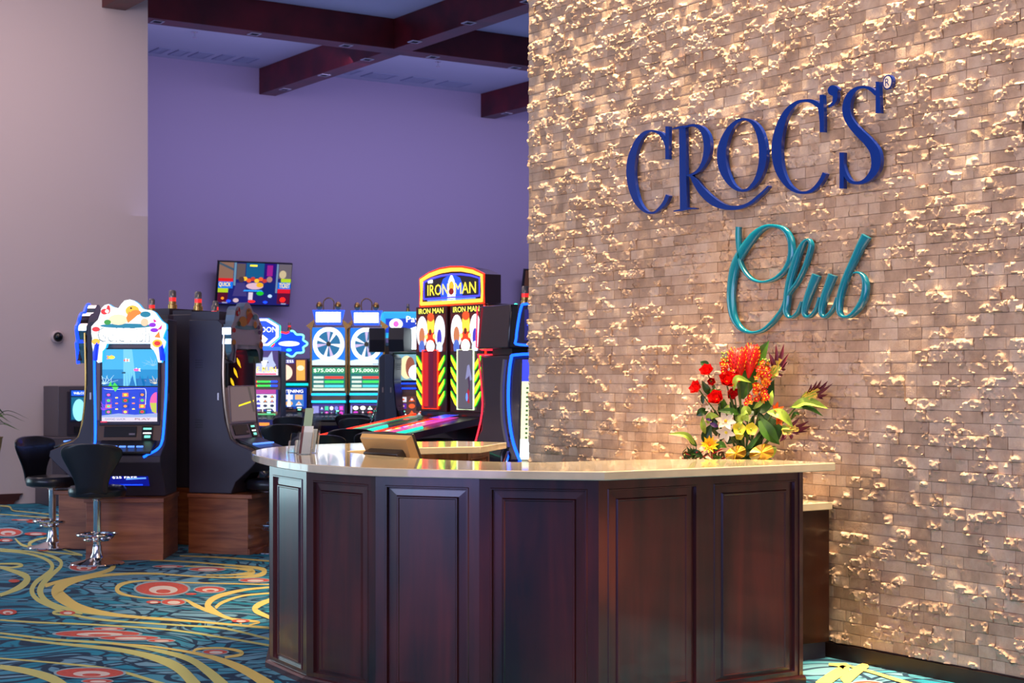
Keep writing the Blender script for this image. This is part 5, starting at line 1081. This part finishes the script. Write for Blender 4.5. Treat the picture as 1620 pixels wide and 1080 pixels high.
pc = Pic(.5, .85, em(240, 236, 190, 1.5)); pc.rect(0, .78, 1, 1, em(20, 50, 220, 1.6)); pc.ell(.3, .82, .12, .07, em(250, 140, 40, 1.5)); pc.ell(.32, .80, .08, .05, em(30, 70, 180, 1.2))
for i in range(6): pc.rect(.18, .66-i*.075, .36, .70-i*.075, em(220, 40, 60, 1.5)); pc.rect(.26, .66-i*.075, .34, .70-i*.075, em(40, 50, 120, 1.1))
for i in range(12): pc.rect(.08, .70-i*.045, .12, .72-i*.045, em(60, 110, 60, .9))
pc.rect(0, 0, 1, .2, em(240, 250, 250, 1.7)); pc.ell(.3, .1, .1, .05, em(250, 190, 60, 1.6))
scr(BM, .5, .78, 1.58, -.08, .06, pc, 'curved_screen'); 
pc = Pic(.44, .26, em(20, 20, 110, 1.0)); pc.line([(.05, .5, .03), (.2, .45, .05), (.4, .55, .03)], BL); pc.ell(.22, .35, .03, .05, W_); pc.build('top_picture', BM, (0, -.045, 1.78))
dkm = MB(); dkm.prism([(.0, .80), (-.5, .70), (-.52, .60), (-.2, .5), (0, .5)], -.34, .34, GP); dkm.build('play_deck', BM, bevel=.01)
MB().tube([(-.35, -.1, .84), (-.36, -.3, .72), (-.34, -.52, .56)], .018, CHROME, 6).build('deck_rail', BM)

# ================================================================ TELEVISIONS
def tv(px, py, wd, hh, label, tilt, yaw, fn):
    p = on_Y(px, py, YB-.24); t = thing('television', label, 'television', p, R(yaw))
    bx = MB().box(-wd/2, 0, -hh/2, wd/2, .05, hh/2, BLACKP).build('casing', t, rot=(R(tilt), 0, 0), bevel=.006)
    pc = fn(Pic(wd*.965, hh*.94, em(30, 30, 110, 1.0))); pc.build('screen_image', bx, (0, -.002, -hh*.47))
    MB().box(-.12, .05, -.12, .12, .19, .12, BLACKP).build('wall_bracket', t)
def tvp(pc):
    pc.rect(0, .62, .2, 1, em(150, 110, 90, .9)); pc.poly([(0, .95), (.2, .8), (.2, .86), (0, 1)], em(70, 90, 110, .9)); pc.rect(0, .54, .2, .62, em(210, 20, 20, 1.2)); pc.rect(0, .38, .2, .54, em(20, 110, 220, 1.2)); pc.text('QUICK', .01, .41, .17, .52, YE_); pc.rect(0, .28, .14, .38, em(170, 200, 30, 1.2)); pc.rect(0, .04, .14, .28, em(90, 10, 40, .9)); pc.ell(.07, .14, .02, .03, OR_)
    pc.rect(.205, .45, .235, 1, em(110, 150, 180, .9)); pc.rect(.24, .6, .36, .98, em(110, 90, 90, .8)); pc.rect(.37, .65, .62, 1, em(20, 90, 140, 1.0)); pc.rect(.42, .92, .52, .96, YE_); pc.rect(.63, .6, .78, 1, em(40, 10, 120, 1.0)); pc.rect(.66, .7, .74, .96, em(160, 30, 140, 1))
    for i in range(6): pc.ell(.36+i*.055, .62-(i % 2)*.04, .034, .05, [em(240, 180, 40, 1.3), em(230, 90, 40, 1.2), em(200, 60, 40, 1.1)][i % 3], 10)
    pc.ell(.5, .45, .12, .08, em(220, 180, 200, 1.1)); pc.ell(.57, .48, .05, .06, em(230, 170, 30, 1.2)); pc.ell(.31, .6, .04, .07, em(90, 60, 60, .8)); pc.poly([(.24, .52), (.36, .52), (.40, .2), (.2, .2)], em(70, 60, 130, .9)); pc.ell(.70, .62, .04, .07, em(180, 130, 120, 1)); pc.poly([(.64, .55), (.78, .52), (.78, .2), (.62, .25)], em(16, 40, 120, .9))
    pc.poly([(.36, .36), (.60, .36), (.62, .32), (.34, .32)], em(40, 140, 230, 1.3)); pc.ell(.58, .28, .05, .05, em(30, 190, 40, 1.2)); pc.rect(.42, .12, .48, .3, em(230, 210, 230, 1)); pc.ell(.47, .08, .05, .03, RE_); pc.ell(.25, .1, .04, .05, em(220, 190, 200, 1)); pc.ell(.72, .22, .03, .04, em(180, 210, 255, 1.3)); pc.ell(.66, .07, .03, .03, BL); pc.ell(.15, .08, .03, .03, BL)
    pc.rect(.79, .3, .815, 1, em(120, 150, 190, .9)); pc.rect(.82, .65, 1, 1, em(120, 110, 120, .8)); pc.ell(.88, .75, .05, .1, em(210, 190, 150, 1)); pc.rect(.86, .56, 1, .65, em(170, 200, 30, 1.2)); pc.rect(.82, .4, 1, .56, em(20, 110, 220, 1.2)); pc.text('TICKET', .84, .43, .99, .54, YE_); pc.rect(.82, .3, 1, .4, em(210, 20, 40, 1.2)); pc.rect(.82, .04, 1, .3, em(100, 10, 50, .9)); pc.ell(.9, .14, .04, .06, RE_)
    for sx in (.06, .88): pc.rect(sx, .03, sx+.07, .055, em(170, 170, 210, 1))
    return pc
tv(402.5, 449, 1.26, .71, 'wide television with a colourful montage tilted down on the lilac wall', 11, -3, tvp)
def tvp2(pc): pc.rect(0, .5, 1, 1, em(80, 50, 40, .8)); pc.rect(0, .42, .3, .58, em(230, 30, 30, 1.2)); pc.rect(0, .25, .3, .42, em(170, 220, 40, 1.3)); pc.rect(0, 0, 1, .2, em(60, 20, 20, .7)); pc.ell(.1, .1, .05, .06, OR_); return pc
tv(874, 462, 1.26, .80, 'second television mostly hidden by the stone wall edge', 11, -3, tvp2)

# ================================================================ DOME CAMERA, KIOSK, PLANT
p = on_Y(90, 533, YL-.001); t = thing('security_camera', 'small white dome security camera on the left wall', 'camera', p, 0)
q = MB(); q.M = Matrix.Rotation(R(90), 4, 'X'); q.lathe([(.075, 0), (.075, .03), (.066, .045), (.06, .05)], mat('camera_white', rgb(196, 180, 184), .4), seg=24); q.build('housing', t)
q = MB(); q.M = Matrix.Rotation(R(90), 4, 'X'); q.lathe([(.058, .048), (.05, .075), (.03, .095), (0, .10)], mat('dome_black', rgb(10, 10, 14), .08), seg=20); q.build('dome', t)
kp = on_Y(112, 700, YL-.62); K = thing('kiosk', 'grey ticket kiosk with a lit blue screen against the left wall', 'kiosk', (kp.x+.2, YL-.62, 0), 0)
KG = mat('kiosk_grey', rgb(96, 88, 96), .45, .3); KD = mat('kiosk_dark', rgb(58, 50, 62), .4, .3)
MB().box(-.42, -.0, .0, .40, .60, .78, KG).build('lower_cabinet', K, bevel=.006); MB().box(-.34, .02, .78, .36, .55, 1.36, KG).build('upper_cabinet', K, bevel=.006)
MB().box(-.26, -.012, .06, .38, .0, .76, KD).box(-.24, .006, .80, .34, .018, 1.30, KD).build('front_door', K, bevel=.003)
pc = Pic(.52, .36, em(10, 30, 70, .7)); pc.rect(.03, .80, .97, .97, em(30, 90, 220, 1.4)); pc.text('WELCOME TO THE CLUB', .08, .85, .92, .92, W_); pc.rect(.03, .05, .97, .76, em(20, 110, 150, 1.0)); pc.ell(.2, .35, .14, .35, em(140, 220, 240, 1.5)); pc.ell(.6, .45, .25, .25, em(60, 150, 250, 1.4)); pc.ell(.55, .2, .2, .12, em(190, 200, 90, 1.2))
pc.build('kiosk_screen', K, (.05, .0, .96)); MB().box(.0, -.006, .86, .10, .006, .92, BLACKP).box(-.16, -.02, .83, -.06, .006, .90, BLACKP).build('card_reader', K); MB().box(.0, -.018, .70, .14, -.010, .72, SILVER).build('door_plate', K); MB().box(-.33, .0, .0, .38, .03, .06, BLACKP).build('kick_plate', K)
p = at(-27, 600, 17.4); P_ = thing('potted_plant', 'green leafy plant in a tan urn at the left wall', 'plant', (p.x, p.y, 0))
MB().lathe([(.16, 0), (.18, .03), (.08, .10), (.06, .35), (.10, .48), (.16, .58), (.19, .72), (.20, .80), (.21, .82), (.19, .82), (.17, .74), (0, .72)], mat('urn_tan', rgb(170, 140, 84), .5, var=.15), seg=24).build('urn', P_)
for i in range(26):
    g = 2.399*i; L_ = random.uniform(.28, .50); el_ = random.uniform(.25, 1.2); mb = MB(); dx, dy = math.cos(g), math.sin(g)
    blade(mb, [(dx*.04, dy*.04, .78), (dx*L_*.45, dy*L_*.45, .85+el_*.25), (dx*L_, dy*L_, .80+el_*.22)], .045, DGRN if i % 2 else GRN, .3, (0, 0, 1), 10, base_w=.1); mb.build('leaf', P_)

# ================================================================ STOOLS
def stool(px, d, turn, label, grp=None, seatz=.60, first=[None]):
    p = at(px, 600, d)
    if first[0] is None:
        t = thing('bar_stool', label, 'stool', (0, 0, 0))
        MB().lathe([(.0, .0), (.20, .0), (.21, .006), (.205, .014), (.12, .030), (.055, .055), (.040, .09), (.034, .15), (.034, .155)], CHROME, seg=32).build('base', t)
        MB().lathe([(.030, .15), (.030, .50), (.05, .52), (.05, .53)], CHROME, seg=20).build('pole', t)
        fr = MB(); fr.tube([(.155*math.cos(2*math.pi*i/28), .155*math.sin(2*math.pi*i/28), .235) for i in range(28)], .011, CHROME, 8, close=True)
        fr.tube([(.10*math.cos(2*math.pi*i/20), .10*math.sin(2*math.pi*i/20), .195) for i in range(20)], .009, CHROME, 8, close=True)
        for k in range(3): g = R(90+120*k); fr.tube([(.03*math.cos(g), .03*math.sin(g), .185), (.10*math.cos(g), .10*math.sin(g), .195), (.155*math.cos(g), .155*math.sin(g), .235)], .008, CHROME, 6)
        fr.build('footrest', t)
        MB().lathe([(.0, .525), (.17, .525), (.215, .54), (.225, .57), (.222, .60), (.205, .618), (.12, .625), (0, .622)], LEATHER, seg=36).build('seat', t)
        # fan shaped back on the +y side, curved round the seat
        mb = MB(); nz, nx = 12, 14; prof = [(-.02, .125), (.05, .125), (.12, .145), (.19, .185), (.25, .222), (.29, .240), (.32, .243), (.345, .228), (.362, .195), (.374, .14), (.380, .07)]
        Z = [q[0] for q in prof]; Wd = [q[1] for q in prof]; rows = len(prof); vs = []
        for lay in (0, 1):
            for j in range(rows):
                for i in range(nx+1):
                    u = -1+2*i/nx; x = u*Wd[j]; bulge = 1-max(0, abs(u)-.7)/.3*.5; yb = .205-.9*x*x+.14*max(0, Z[j])
                    zz_ = .58+Z[j]
                    vs.append((x, yb+(-.016 if lay else .022)*bulge, zz_))
        n_ = (nx+1)*rows; fs = []
        for j in range(rows-1):
            for i in range(nx):
                a = j*(nx+1)+i; fs += [(a, a+1, a+nx+2, a+nx+1)[::-1], tuple(n_+k for k in (a, a+1, a+nx+2, a+nx+1))]
        ring = [i for i in range(nx+1)]+[j*(nx+1)+nx for j in range(1, rows)]+[(rows-1)*(nx+1)+i for i in range(nx-1, -1, -1)]+[j*(nx+1) for j in range(rows-2, 0, -1)]
        for i in range(len(ring)): a, b = ring[i], ring[(i+1) % len(ring)]; fs.append((a, n_+a, n_+b, b)[::-1])
        mb.add(vs, fs, LEATHER); o = mb.build('backrest', t, sub=1); o.data.polygons.foreach_set('use_smooth', [True]*len(o.data.polygons))
        first[0] = t
    else:
        src = first[0]; t = src.copy(); COL.objects.link(t)
        for ch_ in src.children:
            c2 = ch_.copy(); COL.objects.link(c2); c2.parent = t
        t['label'] = label
    t.location = (p.x, p.y, 0); t.rotation_euler = (0, 0, face_rz(turn)); t['group'] = 'black fan backed casino stools'
    return t
# turn: 180 = back towards the camera
stool(154, 12.75, 182, 'black fan backed stool on a chrome pole before the lit fish machine')
stool(83, 13.95, 62, 'leftmost black stool, its purple lit backrest facing right')
stool(432, 13.6, -70, 'black stool whose seat peeks out left of the reception counter')
for px, d, tn, lb in [(447, 17.6, 190, 'stool back in front of the wolf picture machine'), (560, 22.0 , 180, 'stool back right below the left prize wheel'), (572, 20.0, 170, 'rounded stool back under the right prize wheel'),
                      (556, 16.2, 185, 'stool back just left of the point of sale monitor'), (600, 15.4, 185, 'stool back showing over the top of the monitor'), (464, 20.8, 180, 'small stool back before the scalloped topper machine'),
                      (506, 14.6, 185, 'low stool back behind the brochure holders')]:
    stool(px, d, tn, lb)
